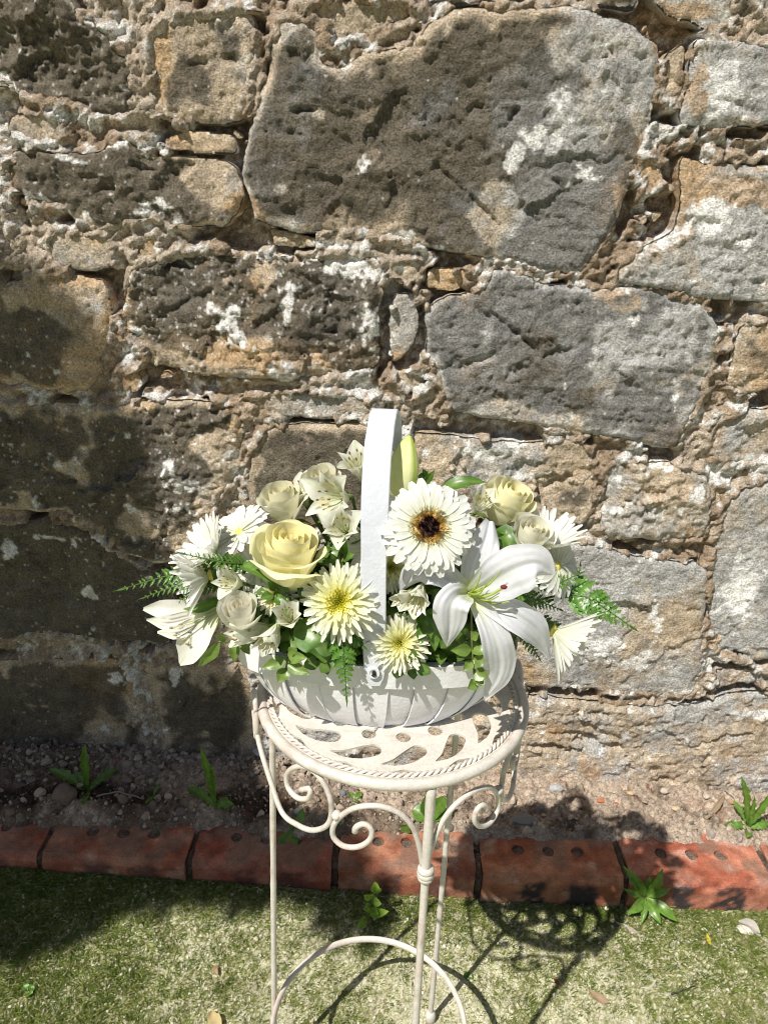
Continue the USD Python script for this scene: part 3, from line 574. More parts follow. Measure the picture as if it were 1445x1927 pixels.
# ---------------------------------------------------------------- plant stand
TC = np.array([.0149, .585]); TZ = .58
def pol(t, r, z): t = np.radians(t); return np.stack([TC[0] + r * np.cos(t), TC[1] + r * np.sin(t), np.broadcast_to(z, np.shape(t))], -1)
def iron(v, k=1.0):
    c = lerp(np.array([.565, .53, .475]), np.array([.43, .355, .295]), ss(.08, .3, fbm(v * 90, 3, 81) - .5 + .25 * (fbm(v * 14, 2, 82) - .5)) * .75 * k)
    c = lerp(c, np.array([.24, .13, .075]), ss(.17, .25, fbm(v * 210, 3, 87) - .5) * .6 * k)
    return lerp(c, np.array([.50, .37, .32]), ss(.03, .2, fbm(v * 40, 3, 83) - .5) * .5 * k)
stand = Thing('plant_stand', 'round cream wrought iron plant stand with pierced top, scrolls and three legs', 'plant stand', (TC[0], TC[1], 0))
def ir(name, m, k=1.0, under=None): return stand.part(name, m, IRON, iron(np.asarray(m[0]), k), True, under)
disc = Point(0, 0).buffer(.1135, 64)
def blob(path, rad):
    P = spline(path, 14); r = np.interp(np.linspace(0, 1, 14), np.linspace(0, 1, len(rad)), rad)
    return shapely.unary_union([Polygon(np.vstack([np.array(Point(*P[i]).buffer(r[i], 8).exterior.coords), np.array(Point(*P[i + 1]).buffer(r[i + 1], 8).exterior.coords)])).convex_hull if False else shapely.MultiPoint(np.vstack([np.array(Point(*P[i]).buffer(r[i], 10).exterior.coords), np.array(Point(*P[i + 1]).buffer(r[i + 1], 10).exterior.coords)])).convex_hull for i in range(13)])
holes = []
for k in range(14):
    def rp(deg, r): a_ = math.radians(k * 360 / 14 + deg - 84); return (r * math.cos(a_), r * math.sin(a_))
    holes.append(blob([rp(-10.5, .0975), rp(-4, .0945), rp(3, .0885), rp(8.5, .0830)], [.0008, .0042, .0072, .0074]))
    holes.append(blob([rp(-6.5, .1072), rp(-1, .1058), rp(4.5, .1072)], [.0010, .0028, .0010]))
    holes.append(Point(*rp(2, .0645)).buffer(.0062, 12))
    holes.append(blob([rp(-8, .048), rp(0, .046), rp(6, .043)], [.0010, .0040, .0052]))
plate2 = disc.difference(shapely.unary_union(holes).intersection(disc.buffer(-.002))).simplify(.00025)
if plate2.geom_type != 'Polygon': plate2 = max(plate2.geoms, key=lambda g: g.area)
pl = trimesh.creation.extrude_polygon(plate2, .0018, engine='earcut'); pv = np.array(pl.vertices) + [TC[0], TC[1], TZ - .0005]
stand.part('tabletop', (pv, pl.faces), IRON, iron(pv, .4), 30)
th = np.linspace(0, 360, 97)[:-1]
v, f = tube(pol(th, .1175, TZ - .001), .0048, 12, 1.0, True); ir('rim', (v, f), 1.0)
th = np.linspace(0, 360, 721)[:-1]
for ph in (0, 180):                                                            # two strands twisted to a cord
    w = np.radians(th * 60 + ph)
    P = pol(th, .1102 + .0012 * np.cos(w), TZ + .0022 + .0012 * np.sin(w)); ir('rope_strand', tube(P, .0013, 6, 1, True), .7)
LEGS = {'F': (-75, -72.5, .118, .1205), 'L': (166, 166, .1175, .1245), 'R': (52, 52, .1175, .1185)}
for nm, (t0, t1, r0, r1) in LEGS.items():
    P = np.linspace(pol(t0, r0, TZ - .005), pol(t1, r1, 0.004), 60); u = np.linspace(0, 1, 60)
    r = np.where(u < .156, .0040, .0034) if nm == 'F' else np.full(60, .0033)
    r = r + (fbm(np.c_[u * 90, u * 0 + ord(nm), u * 0], 2, 84) - .5) * .0006
    lg = ir('leg', tube(P, r, 12), .8)
    ft = P[-1]; ir('foot', lathe([(.0001, .016), (.0040, .015), (.0058, .012), (.0070, .008), (.0066, .003), (.0062, -.004), (.0001, -.004)], 18, at=ft + [0, 0, 0]), .6, lg)
    if nm == 'F':
        q = P[int(.156 * 60)]
        for dz, rr in ((.0022, .0068), (-.0022, .0072), (-.0058, .0066)):
            ir('collar', tube(pol_ring := np.c_[q[0] + rr * .55 * np.cos(np.linspace(0, 2 * np.pi, 19)[:-1]), q[1] + rr * .55 * np.sin(np.linspace(0, 2 * np.pi, 19)[:-1]), np.full(18, q[2] + dz)], .0034, 8, 1, True), .5, lg)
def on_cyl(px, py, R):
    d = ray(px, py); o = EYE[:2] - TC; a = d[:2] @ d[:2]; b = o @ d[:2]; c = o @ o - R * R; t = (-b - math.sqrt(max(b * b - a * c, 0))) / a; p = EYE + d * t
    return math.degrees(math.atan2(p[1] - TC[1], p[0] - TC[0])), p[2]
def scroll(tz, R=.1165, r=.0023, n=70, R0=None):
    q = spline(np.array([(c[0] / 40, c[1] * 10, (c[2] if len(c) > 2 else R) * 10) for c in tz]), n); rr = np.full(n, r); rr[-6:] = np.linspace(r, r * 1.15, 6)
    return tube(pol(q[:, 0] * 40, q[:, 2] / 10, q[:, 1] / 10), rr, 9)
C1 = [on_cyl(x, y, .1165) for x, y in [(795,1628),(788,1590),(775,1555),(750,1530),(710,1517),(665,1522),(633,1545),(626,1572),(645,1592),(675,1594),(696,1580),(699,1562),(686,1551),(670,1557),(668,1566)]]
C2 = [on_cyl(x, y, .1165) for x, y in [(556,1503),(574,1508),(583,1492),(572,1500),(552,1492),(540,1470),(548,1450),(575,1446),(602,1468),(621,1508),(622,1545),(600,1562),(565,1556),(535,1533),(516,1500)]]
C2 = [on_cyl(x, y, .1165) for x, y in [(566,1487),(583,1485),(580,1502),(560,1502),(542,1482),(540,1458),(556,1444),(582,1446),(608,1472),(623,1512),(618,1550),(590,1563),(558,1552),(530,1528)]]
a1 = -75.0
def rel(c, a): return [(t - a, z) for t, z in c]
def turn(c, a, m): return [(a + m * t, z) for t, z in c]
def outer(c):                                                                     # the big scroll carries on to the next leg and curls under the rim
    t, z = c[-1]; s = -1 if c[-1][0] < c[0][0] else 1; z0 = .58
    return [(a, b, .1165) for a, b in c] + [(t + s * 9, z + .022, .1185), (t + s * 18, z + .048, .1225), (t + s * 25, z + .070, .1245), (t + s * 28, z + .083, .1245), (t + s * 25.5, z + .090, .1235), (t + s * 21.5, z + .080, .1235), (t + s * 19.5, z + .062, .1235), (t + s * 21.5, z + .048, .1235), (t + s * 24.5, z + .052, .1235), (t + s * 24, z + .060, .1235)]
R1, R2_ = rel(C1, a1), rel(C2, a1)
for m in (1, -1):
    ir('scroll', scroll(turn(R1, a1, m)), .7)
    ir('scroll', scroll(outer(turn(R2_, a1, m)), n=110), .7)
for a, m in ((52, -1), (166, 1)):
    ir('scroll', scroll(outer(turn(R2_, a, m)), n=110), .7)
for c in (C1[6],):                                                             # weld beads between the scrolls
    for m in (1, -1):
        q = pol(a1 + m * (C1[6][0] - a1), .1165, C1[6][1] + .006); ir('weld', (lump(3, 1, (.0042,) * 3, .2)[0] + q, lump(3, 1)[1]), .3)
ir('lower_ring', tube(np.array([[.0075 + .1085 * math.cos(t), .585 + .1085 * math.sin(t), .127] for t in np.linspace(0, 2 * np.pi, 121)[:-1]]), .0027, 10, 1.5, True), .8)

# ---------------------------------------------------------------- basket
bc = on_y(709, 1215, .588); BX, BY = bc[0], .588
basket = Thing('flower_basket', 'white painted wooden trug basket with hoop handle full of white flowers on the stand', 'basket', (BX, BY, TZ + .0015))
RZ, BZ0 = .650, TZ + .0022
def body(th, t, off=0.0):
    """th angle round the basket, t 0 bottom .. 1 rim"""
    a = .080 + (.1165 - .080) * np.sin(np.clip(t, 0, 1) * np.pi / 2)**.62 + off; b = .051 + (.0665 - .051) * np.sin(np.clip(t, 0, 1) * np.pi / 2)**.6 + off
    c, s = np.cos(th), np.sin(th); e = .86
    z = BZ0 + (RZ - BZ0) * t - .012 * np.abs(c)**3 * t
    return np.stack([BX + a * np.sign(c) * np.abs(c)**e, BY + b * np.sign(s) * np.abs(s)**e, z], -1)
ns = 21
tt = np.linspace(0, 2 * np.pi, 2001); rp = body(tt, np.ones(2001)); al = np.r_[0, np.cumsum(np.linalg.norm(np.diff(rp, axis=0), axis=1))]; ang = np.interp(np.linspace(0, al[-1], ns + 1), al, tt)
for k in range(ns):
    a0, a1_ = ang[k], ang[k + 1]; pad = (a1_ - a0) * .12
    u = np.linspace(-.05, 1, 12); w = np.linspace(0, 1, 8); U, Wv = np.meshgrid(u, w, indexing='ij')
    skew = .05 * (1 - U) * (1 if k % 2 else -.4)
    T = a0 - pad + (a1_ - a0 + 2 * pad) * (Wv + skew * .5)
    mw = Wv if 5 <= k < 16 else 1 - Wv
    lift = .0004 + .0030 * mw + .0006 * np.sin(k * 2.3) + .0016 * (1 - U) * mw * (k % 3 == 0)
    o_ = body(T, np.clip(U, 0, 1), lift); i_ = body(T, np.clip(U, 0, 1), lift - .0013)
    o_[..., 2] -= np.where(U < 0, .001, 0); V = np.vstack([o_.reshape(-1, 3), i_.reshape(-1, 3)]); nf = 12 * 8
    F = grid_faces(12, 8); Fs = [F, F[:, ::-1] + nf]
    for e in (np.arange(12) * 8, np.arange(12) * 8 + 7, np.arange(8), 88 + np.arange(8)):
        Fs += [np.stack([e[:-1], e[:-1] + nf, e[1:]], 1), np.stack([e[1:], e[:-1] + nf, e[1:] + nf], 1)]
    basket.part('stave', (V, np.vstack(Fs)), PAINT, np.array([.73, .725, .735]) * rng.uniform(.96, 1.02), 30)
def band(z0, z1, off, th, col, name):
    n = 120; t = np.linspace(0, 2 * np.pi, n + 1)[:-1]; rows = []
    for zz_, oo in ((z0, off), (z1, off + .0006), (z1, off - th), (z0, off - th)):
        p = body(t, np.ones(n), oo); p[:, 2] += zz_ - RZ; rows.append(p)
    V = np.vstack(rows); F = grid_faces(4, n, True); F = np.vstack([F, np.stack([3 * n + np.arange(n), np.arange(n), 3 * n + (np.arange(n) + 1) % n], 1), np.stack([3 * n + (np.arange(n) + 1) % n, np.arange(n), (np.arange(n) + 1) % n], 1)])
    basket.part(name, (V, F[:, ::-1]), PAINT, col, 30)
band(RZ - .018, RZ + .003, .0054, .0020, (.71, .705, .715), 'rim_band'); band(RZ - .014, RZ + .002, -.001, .0018, (.74, .73, .73), 'inner_band')
v, f = lathe([(.0001, 0), (1, 0)], 48); v = np.array(v) * 1.0; v = np.c_[BX + v[:, 0] * .078, BY + v[:, 1] * .048, np.full(len(v), BZ0 + .001)]
basket.part('base_board', (v, f), PAINT, (.6, .59, .58))
def strap(P, W, nh, th):
    q = ribbon(P, W, nh, 0, len(P), 2); v = q[0]; n = len(P)
    C = np.asarray(P); T = unit(np.gradient(C, axis=0)); Nn = unit(np.cross(np.cross(T, np.broadcast_to(nh, T.shape)), T)) if np.ndim(nh) == 1 else nh
    o = np.repeat(Nn * th, 2, 0); bev = np.repeat(unit(v[1::2] - v[::2]) * .0006, 2, 0) * np.tile([1, -1], n)[:, None]
    ring = np.stack([(v + o)[1::2] - 0, v[1::2], v[::2], (v + o)[::2]], 1).reshape(-1, 3)
    F = grid_faces(n, 4, True); e = [(0, 1, 2), (0, 2, 3)]; F = np.vstack([F, [x[::-1] for x in e], [(y + 4 * n - 4 for y in x) for x in e] if False else [[y + 4 * n - 4 for y in x] for x in e]])
    return ring, F
hp = [on_y(706, 1288, .5145), on_y(704, 1200, .5145), on_y(703, 1100, .5155), on_y(704.5, 1000, .5195), on_y(707, 920, .526), on_y(711, 850, .537), on_y(715, 820, .548), on_y(717.5, 800, .563)]
top = hp[-1]; hp += [top + [.0012, .014, .0042], top + [.0030, .030, .0020], top + [.0055, .050, -.012], top + [.008, .064, -.038], top + [.009, .073, -.075], top + [.009, .078, -.125], top + [.007, .082, -.19]]
HP = spline(hp, 64); HT = unit(np.gradient(HP, axis=0)); HN = unit(np.cross(np.cross(HT, np.cross(HT, [1, 0, .0]) ), HT)); HN = unit(np.cross([1., 0, 0], HT) * 1.0)
def strap2(P, W, N, th):
    S_ = unit(np.cross(HT, N)); W = np.asarray(W)[:, None]; b = .0007
    pts = [(-1, 0, b), (-1, b, 0), (1, b, 0), (1, 0, b)]; o = th
    ring = np.stack([P - S_ * (W - b) + N * o, P + S_ * (W - b) + N * o, P + S_ * W + N * (o - b), P + S_ * W + N * b, P + S_ * (W - b), P - S_ * (W - b), P - S_ * W + N * b, P - S_ * W + N * (o - b)], 1)
    n = len(P); F = grid_faces(n, 8, True); cap = np.array([(0, i, i + 1) for i in range(1, 7)])
    return ring.reshape(-1, 3), np.vstack([F, cap[:, ::-1], cap + 8 * (n - 1)])
uu = np.linspace(0, 1, 64); HW = np.interp(uu, [0, .015, .03, .3, .5, 1], [.0045, .0075, .0088, .0100, .0104, .0100]); HW = HW + (noise(np.c_[uu * 20, uu * 0, uu * 0], 4) - .5) * .0005
v, f = strap2(HP, HW, HN, .0024)
tm = trimesh.Trimesh(v, f, process=False); f = f if tm.volume > 0 else f[:, ::-1]
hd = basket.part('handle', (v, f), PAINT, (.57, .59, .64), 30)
q = on_y(703, 1267, .5100); nrm_ = np.array([0, -1., .05])
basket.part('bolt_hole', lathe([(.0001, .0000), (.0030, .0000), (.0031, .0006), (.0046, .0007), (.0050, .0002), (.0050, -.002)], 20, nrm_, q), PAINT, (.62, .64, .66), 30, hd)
basket.part('bolt', cat_mesh([lathe([(.0001, .0016), (.0016, .0012), (.0018, .0003), (.0018, -.001)], 10, nrm_, q + [.0003, 0, .0004]), (lambda m_: (m_[0] * [.0022, .0012, .0007] + q + [.0004, -.0010, -.0016], m_[1]))(lump(4, 1))]), PLAIN, (.02, .018, .016), 30, hd)
fm = m3.Manifold.sphere(1.0, 24).scale((.085, .047, .030)).to_mesh(); single('floral_foam', 'dark green foam block inside the basket holding the stems', 'foam', (np.array(fm.vert_properties[:, :3]) + [BX, BY, .628], np.array(fm.tri_verts)), PLAIN, (.018, .03, .014))

# ---------------------------------------------------------------- flowers
HEART = np.array([BX, BY + .005, .630])
STEMC = (.10, .17, .04)
def stem(t, p, r=.0016, col=STEMC):
    m_ = (np.asarray(p) + HEART * 1.0) / 2; m_ = m_ * .5 + np.array([p[0] * .5 + HEART[0] * .5, p[1] * .5 + HEART[1] * .5, max(p[2], HEART[2]) * .6 + m_[2] * .4]) * .5
    e = HEART + [(p[0] - HEART[0]) * .45, (p[1] - HEART[1]) * .3, -.005]
    t.part('stem', tube(spline([e, m_ * .6 + (e + p) * .2, p], 10), r, 7), LEAF, col)
def pet(t, q, c0, c1, name='petal', vein=0.0, pw=1.0, mid=None):
    v, f, u, w = q; c = lerp(np.array(c0), np.array(c1), np.clip(u, 0, 1)**pw)
    if mid is not None: c = lerp(c, np.array(mid), np.exp(-(w / .25)**2) * ss(.95, .3, u) * .6)
    if vein: c = c * (1 - vein * (np.abs(np.sin(w * 7)) < .3))[:, None]
    t.part(name, (v, f), PETAL, c)
def gerbera(label, p, nrm, R, rows=2, n=22, seed=0, centre='dark', droop=0.0, calyx=True, cup=.15, wf=.115, white=(.82, .82, .79)):
    q_ = np.random.default_rng(seed); t = Thing('gerbera', label, 'flower', p); M = frame(nrm, seed); 
    def W(a): return np.asarray(a) @ M + p
    for r_ in range(rows):
        L0 = R * (1 - (.10 if centre == 'dark' else .14) * r_)
        for k in range(n):
            a = (k + .5 * r_ + q_.normal(0, .10)) / n * 2 * np.pi; L = L0 * q_.uniform(.93, 1.05); b = np.array([math.cos(a), math.sin(a), 0]); s = q_.normal(0, .03)
            h = R * (.02 + .035 * r_ + q_.uniform(-.012, .012)); cu = cup + q_.normal(0, .05) + .06 * r_; r0 = .30 if centre == 'dark' else .12
            r0 = (.34 * R / L) if centre == 'dark' else .12
            P = W([b * L * r0 + [0, 0, h + cu * L * r0], b * L * max(.5, r0 + .1) + [0, 0, h + cu * L * .5], b * L * .8 + [0, 0, h + cu * L * .8 - droop * L * .10], b * L + [0, 0, h + cu * L - droop * L * .33]])
            w = L * wf * q_.uniform(.88, 1.12); nf_ = M[2] - cu * (b @ M) * .8
            pet(t, ribbon(P, [w * .5, w * .78, w * .93, w, w * 1.02, w * .94, w * .42], nf_ + M[0] * s, [.45, .3, .25, .4], 11, 5, R * .012, seed + k, -.10), np.array((.72, .74, .52)), np.array(white) * q_.uniform(.95, 1.03), vein=.06, pw=.5)
    if centre == 'dark':
        t.part('disc', (lambda m_: (m_[0], m_[1]))(lathe([(.0001, R * .12), (R * .13, R * .125), (R * .20, R * .12), (R * .27, R * .10), (R * .34, R * .06), (R * .38, R * .0)], 24, M[2], p)), PLAIN, np.repeat(np.array([(.03, .011, .008), (.03, .011, .008), (.08, .035, .012), (.55, .36, .12), (.72, .62, .36), (.72, .70, .46)]), 24, 0))
        fl = []
        for k in range(760):
            r = R * .40 * math.sqrt(q_.random()); a = q_.uniform(0, 2 * np.pi); b = np.array([math.cos(a), math.sin(a), 0]); g_ = r / R; l = R * (.05 if g_ < .22 else .085) * q_.uniform(.7, 1.25)
            o = b * r + np.array([0, 0, R * (.165 - .07 * (g_ / .5)**2 + (.03 if g_ > .21 else 0))]); e = o + np.array([0, 0, l * .9]) + b * l * .6 * (g_ / .4)
            m_ = ribbon(W([o - [0, 0, l * .5], (o + e) / 2, e]), [R * .014, R * .017, R * .005], M[0] * math.cos(a * 3) + M[1] * math.sin(a * 3), .3, 4, 2)
            c = (.030, .010, .008) if g_ < .20 + .010 * math.sin(k) else ((.62, .40, .10) if g_ < .26 else ((.76, .60, .28) if g_ < .33 else (.80, .76, .54)))
            fl.append((m_[0], m_[1], np.tile(np.array(c) * q_.uniform(.8, 1.15), (len(m_[0]), 1))))
        v, f, c = cat_mesh(fl); t.part('floret_ring', (v, f), PETAL, c)
    else:
        v, f = lathe([(.0001, R * .12), (R * .10, R * .10), (R * .17, R * .05), (R * .19, 0)], 18, M[2], p); v = v + (noise(v * 900, 5)[:, None] - .5) * R * .05 * M[2]
        t.part('disc', (v, f), PLAIN, (.62, .55, .12))
    if calyx: t.part('calyx', lathe([(.0016, -R * .34), (R * .10, -R * .30), (R * .20, -R * .12), (R * .24, R * .02)], 16, M[2], p), LEAF, (.09, .16, .035))
    stem(t, p - M[2] * R * .33); return t
def mum(label, p, nrm, R, seed=0, rings=((24, 1.0, -4), (24, 1.0, 6), (22, .92, 15), (20, .78, 26), (17, .60, 38)), tip=(.82, .82, .72), inner=(.86, .82, .16), eye=(.50, .58, .05)):
    q_ = np.random.default_rng(seed); t = Thing('chrysanthemum', label, 'flower', p); M = frame(nrm, seed * 1.3)
    for j, (n, l, el) in enumerate(rings):
        for k in range(n):
            a = (k + .37 * j + q_.normal(0, .12)) / n * 2 * np.pi; b = np.array([math.cos(a), math.sin(a), 0]); L = R * l * q_.uniform(.9, 1.08); e = math.radians(el + q_.normal(0, 6))
            d = b * math.cos(e) + np.array([0, 0, math.sin(e)]); o = b * R * .10 * (1 - .1 * j) + np.array([0, 0, R * .03 * j]); cur = q_.normal(.0, .06)
            P = np.array([o, o + d * L * .35, o + d * L * .7 + [0, 0, L * cur], o + d * L * .92 + b * L * .03 + [0, 0, L * cur * 1.4]]) @ M + p; w = R * .078 * q_.uniform(.85, 1.15) * (1.05 - .05 * j)
            yl = .12 + .88 * j / 4
            pet(t, ribbon(P, [w * .5, w * .78, w * .92, w, w * .90, w * .38], M[2] * .6 - d * 0 + (np.array([0, 0, 1.0]) - b * .4) @ M, .55, 8, 4), lerp((.62, .64, .30), inner, yl), lerp(tip, (.80, .80, .36), max(0, yl - .45) * 1.2) * q_.uniform(.95, 1.03), pw=.55)
    fl = []
    for k in range(84):
        s = math.sqrt((k + .5) / 84); a = k * 2.39996; b = np.array([math.cos(a), math.sin(a), 0]); o = b * R * .27 * s + np.array([0, 0, R * .13]); l = R * (.15 + .15 * s); e = o + np.array([0, 0, l]) + b * l * (.5 * s - .25)
        m_ = ribbon(np.array([o, (o + e) / 2 + b * l * .12, e]) @ M + p, [R * .026, R * .034, R * .018], M[0] + .3 * M[1], .4, 4, 3); fl.append((m_[0], m_[1], np.tile(lerp(np.array(eye) * .8, (.88, .80, .03), min(1, s * 1.3)) * q_.uniform(.85, 1.1), (len(m_[0]), 1))))
    v, f, c = cat_mesh(fl); t.part('eye', (v, f), PETAL, c)
    t.part('calyx', lathe([(.0015, -R * .30), (R * .14, -R * .2), (R * .2, -R * .02), (R * .12, R * .05)], 14, M[2], p), LEAF, (.09, .15, .035)); stem(t, p - M[2] * R * .28); return t
def rose(label, p, nrm, R, H, N=20, seed=0, inner=(.92, .83, .44), outer=(.92, .89, .58), openness=1.0):
    """p is the rose's base; the axis is nrm"""
    q_ = np.random.default_rng(seed); t = Thing('rose', label, 'flower', p); M = frame(nrm, seed * 1.9)
    for i in range(N):
        s = i / (N - 1); a0 = i * 2.39996 + q_.normal(0, .2); Rm = R * (.09 + .83 * s**.78); Hh = H * (.93 + .10 * math.sin(s * 2.6) - .10 * s**3 + q_.normal(0, .012)); span = math.radians(150 - 86 * s**.7); nu, nv = 16, 33
        u, w = np.meshgrid(np.linspace(0, 1, nu), np.linspace(-1, 1, nv), indexing='ij')
        fold = max(0, (s - .45) / .55)**1.1 * openness; lip = ss(.62, 1.0, u)
        top = Hh * (1 - (.02 + .20 * s**1.5) * np.abs(w)**2.6)
        rad = R * .10 + (Rm - R * .10) * np.sin(np.minimum(u * 1.55, np.pi / 2))**.75 * (1 - .34 * (1 - s)**1.2 * ss(.45, 1, u)) + R * .25 * fold * lip**1.7 * (.55 + .45 * np.exp(-(w / .5)**2))
        z = top * u - R * .30 * fold * ss(.80, 1.0, u)**1.5 * (1.1 - .5 * np.abs(w))
        rad = rad + R * .032 * w - R * .03 * (np.abs(w)**3) * (1 - s)
        rad = rad + (fbm(np.stack([u * 3 + i, w * 2, u * 0 + seed], -1), 2, 6) - .5) * R * (.015 + .07 * s * s) * ss(.3, 1, u); z = z + (fbm(np.stack([w * 3 + i * 3, u, u * 0 + seed], -1), 2, 8) - .5) * H * (.03 + .06 * s) * ss(.6, 1, u)
        A = a0 + w * span * (1 - .55 * (1 - ss(0, .55, u)) * s)
        V = np.stack([rad * np.cos(A), rad * np.sin(A), z], -1).reshape(-1, 3) @ M + p
        c = lerp(lerp(np.array(inner), np.array(outer), s**.7), np.array(outer) * 1.0, ss(.5, 1, u.ravel()) * .6); c = lerp(np.array([.72, .76, .36]), c, ss(.0, .30 + .15 * s, u.ravel()) * .85 + .15)
        t.part('petal', (V, grid_faces(nu, nv)), PETAL, c)
    for k in range(5):
        b = np.array([math.cos(k * 1.2566), math.sin(k * 1.2566), 0]); P = np.array([[0, 0, -R * .05] + b * R * .1, b * R * .55 + [0, 0, R * .05], b * R * .95 + [0, 0, -R * .15]]) @ M + p
        v, f, u, w = ribbon(P, [R * .12, R * .13, R * .02], M[2], .2, 8, 3); t.part('sepal', (v, f), LEAF, (.10, .17, .04))
    t.part('hip', lathe([(.0016, -R * .28), (R * .16, -R * .15), (R * .2, 0), (R * .12, R * .06)], 12, M[2], p), LEAF, (.11, .18, .05)); stem(t, p - M[2] * R * .26, .0022); return t
def alstro(label, p, axis, L, opened=.8, seed=0, roll=0.0, green=.5):
    q_ = np.random.default_rng(seed); t = Thing('alstroemeria', label, 'flower', p); M = frame(axis, roll)
    for k in range(6):
        inn = k % 2; a = k * np.pi / 3 + q_.normal(0, .08); b = np.array([math.cos(a), math.sin(a), 0]); o = opened * (1.0 if not inn else .82) * q_.uniform(.9, 1.1); l = L * (1.0 if not inn else 1.02)
        P = np.array([b * L * .04, b * L * .14 * (.6 + o) + [0, 0, l * .33], b * L * (.16 + .26 * o) + [0, 0, l * (.68 - .08 * o)], b * L * (.14 + .62 * o) + [0, 0, l * (.96 - .30 * o)]]) @ M + p
        w = L * (.27 if not inn else .17); Wd = [w * .18, w * .42, w * .8, w, w * .92, w * .55, w * .10] if not inn else [w * .2, w * .35, w * .6, w * .95, w * .9, w * .5, w * .08]
        v, f, u, vv = ribbon(P, Wd, -b @ M * .8 + M[2] * .6, .35, 16, 9, L * .05, seed * 3 + k)
        c = lerp(np.array((.66, .70, .42)), np.array((.82, .82, .74)), ss(.0, .55, u)); c = lerp(c, np.array((.42, .55, .16)), np.exp(-(vv / .22)**2) * ss(.2, .7, u) * green * (.5 + .5 * ss(.7, 1, u)))
        if inn: c = lerp(c, np.array((.10, .05, .03)), ((np.abs(vv * 3.2 + .2 * np.sin(u * 9)) % 1 < .22) & (np.sin(u * 60 + vv * 20) > -.1)) * (ss(.35, .45, u) * ss(.82, .7, u)) * .8); c = lerp(c, np.array((.68, .62, .20)), ss(.3, .5, u) * ss(.8, .55, u) * .4)
        t.part('tepal', (v, f), PETAL, c)
    for k in range(5):
        a = k * 1.26 + .3; b = np.array([math.cos(a), math.sin(a), 0]); P = np.array([b * L * .03 + [0, 0, L * .1], b * L * .06 + [0, 0, L * .5], b * L * .14 + [0, 0, L * .80]]) @ M + p
        fp = t.part('stamen', tube(spline(P, 8), L * .010, 5), PETAL, (.72, .74, .5)); an = lump(5 + k, 1, (L * .02, L * .02, L * .05), .2); t.part('anther', (an[0] @ M + P[-1], an[1]), PLAIN, (.24, .16, .06), True, fp)
    t.part('ovary', lathe([(.0012, -L * .16), (L * .06, -L * .08), (L * .065, L * .0), (L * .04, L * .05)], 10, M[2], p), LEAF, (.20, .30, .08)); stem(t, p - M[2] * L * .15, .0014); return t

CAMD = unit(EYE - np.array([BX, .53, .7]))
def up_cam(x, y, z): return unit([x, y, z])
# roses
rose('large cream rose, the biggest bloom, left of the basket handle', on_y(538, 1104, .540), up_cam(.10, -.20, .97), .0305, .0530, 15, 1)
rose('small white rose low at the left above the basket rim', on_y(460, 1180, .520), up_cam(-.06, -.42, .90), .0172, .0330, 12, 2, (.86, .80, .60), (.84, .83, .75), .5)
rose('cream spray rose behind the large rose beside the white gerbera', on_y(540, 985, .600), up_cam(-.15, -.20, .95), .0215, .036, 12, 3, (.88, .80, .50), (.84, .83, .66), .7)
rose('cream spray rose at the top left beside the spotted flower', on_y(616, 945, .605), up_cam(-.2, -.3, .93), .0185, .033, 12, 4, (.88, .82, .52), (.84, .83, .69), .6)
rose('pale yellow rose at the upper right behind the lily', on_y(930, 985, .590), up_cam(.35, -.25, .9), .0235, .040, 14, 5, (.88, .80, .42), (.85, .83, .58), .7)
rose('small creamy white rose at the right between rose and daisies', on_y(985, 1038, .560), up_cam(.15, -.40, .9), .0185, .032, 12, 6, (.86, .81, .56), (.84, .83, .72), .8)
# gerberas
gerbera('large white gerbera with a dark brown eye right of the handle', on_y(806, 993, .520), unit([.06, -.86, .50]), .0360, 3, 25, 11, 'dark', .25, True, .07, .098)
gerbera('white gerbera seen edge on at the upper left', on_y(452, 1004, .575), unit([-.42, -.26, .86]), .0300, 2, 20, 12, 'yellow', .2, wf=.13)
gerbera('white daisy seen from the side at the far left edge', on_y(408, 1048, .562), unit([-.66, -.30, .70]), .0285, 2, 20, 13, 'yellow', 0, wf=.10, cup=.75)
gerbera('white daisy hanging to the left below the edge daisy', on_y(398, 1082, .548), unit([-.86, -.45, -.10]), .0270, 2, 18, 14, 'yellow', 0, wf=.09, cup=.9)
gerbera('white daisy half hidden under the left of the large rose', on_y(486, 1064, .552), unit([-.50, -.72, .35]), .0250, 2, 18, 15, 'yellow', .2, wf=.10)
gerbera('white daisy standing upright at the right above the ferns', on_y(1012, 1040, .567), unit([.22, -.14, .96]), .0285, 2, 18, 16, 'yellow', 0, wf=.10, cup=1.0)
gerbera('white daisy turned to the right under the upright one', on_y(1046, 1066, .556), unit([.62, -.60, .45]), .0290, 2, 20, 17, 'yellow', .5, wf=.11, cup=.1)
gerbera('large white daisy drooping at the far right beside the lily tip', on_y(1036, 1186, .528), unit([.80, -.48, -.30]), .0330, 2, 20, 18, 'yellow', 0, wf=.095, cup=.8)
gerbera('little white daisy peeping out behind the left of the handle', on_y(690, 1032, .560), unit([-.1, -.8, .55]), .0190, 2, 16, 19, 'yellow', .2, wf=.11)
# chrysanthemums
mum('white chrysanthemum with yellow green eye left of the handle', on_y(641, 1133, .5150), unit([-.10, -.86, .50]), .0300, 21)
mum('small pale yellow chrysanthemum hanging over the basket rim right of the handle', on_y(752, 1210, .5140), unit([.10, -.84, .53]), .0230, 22, eye=(.58, .60, .04), inner=(.72, .70, .16))
mum('creamy chrysanthemum half hidden behind the handle under the gerbera', on_y(733, 1068, .540), unit([.25, -.82, .52]), .0195, 23, inner=(.72, .72, .30))
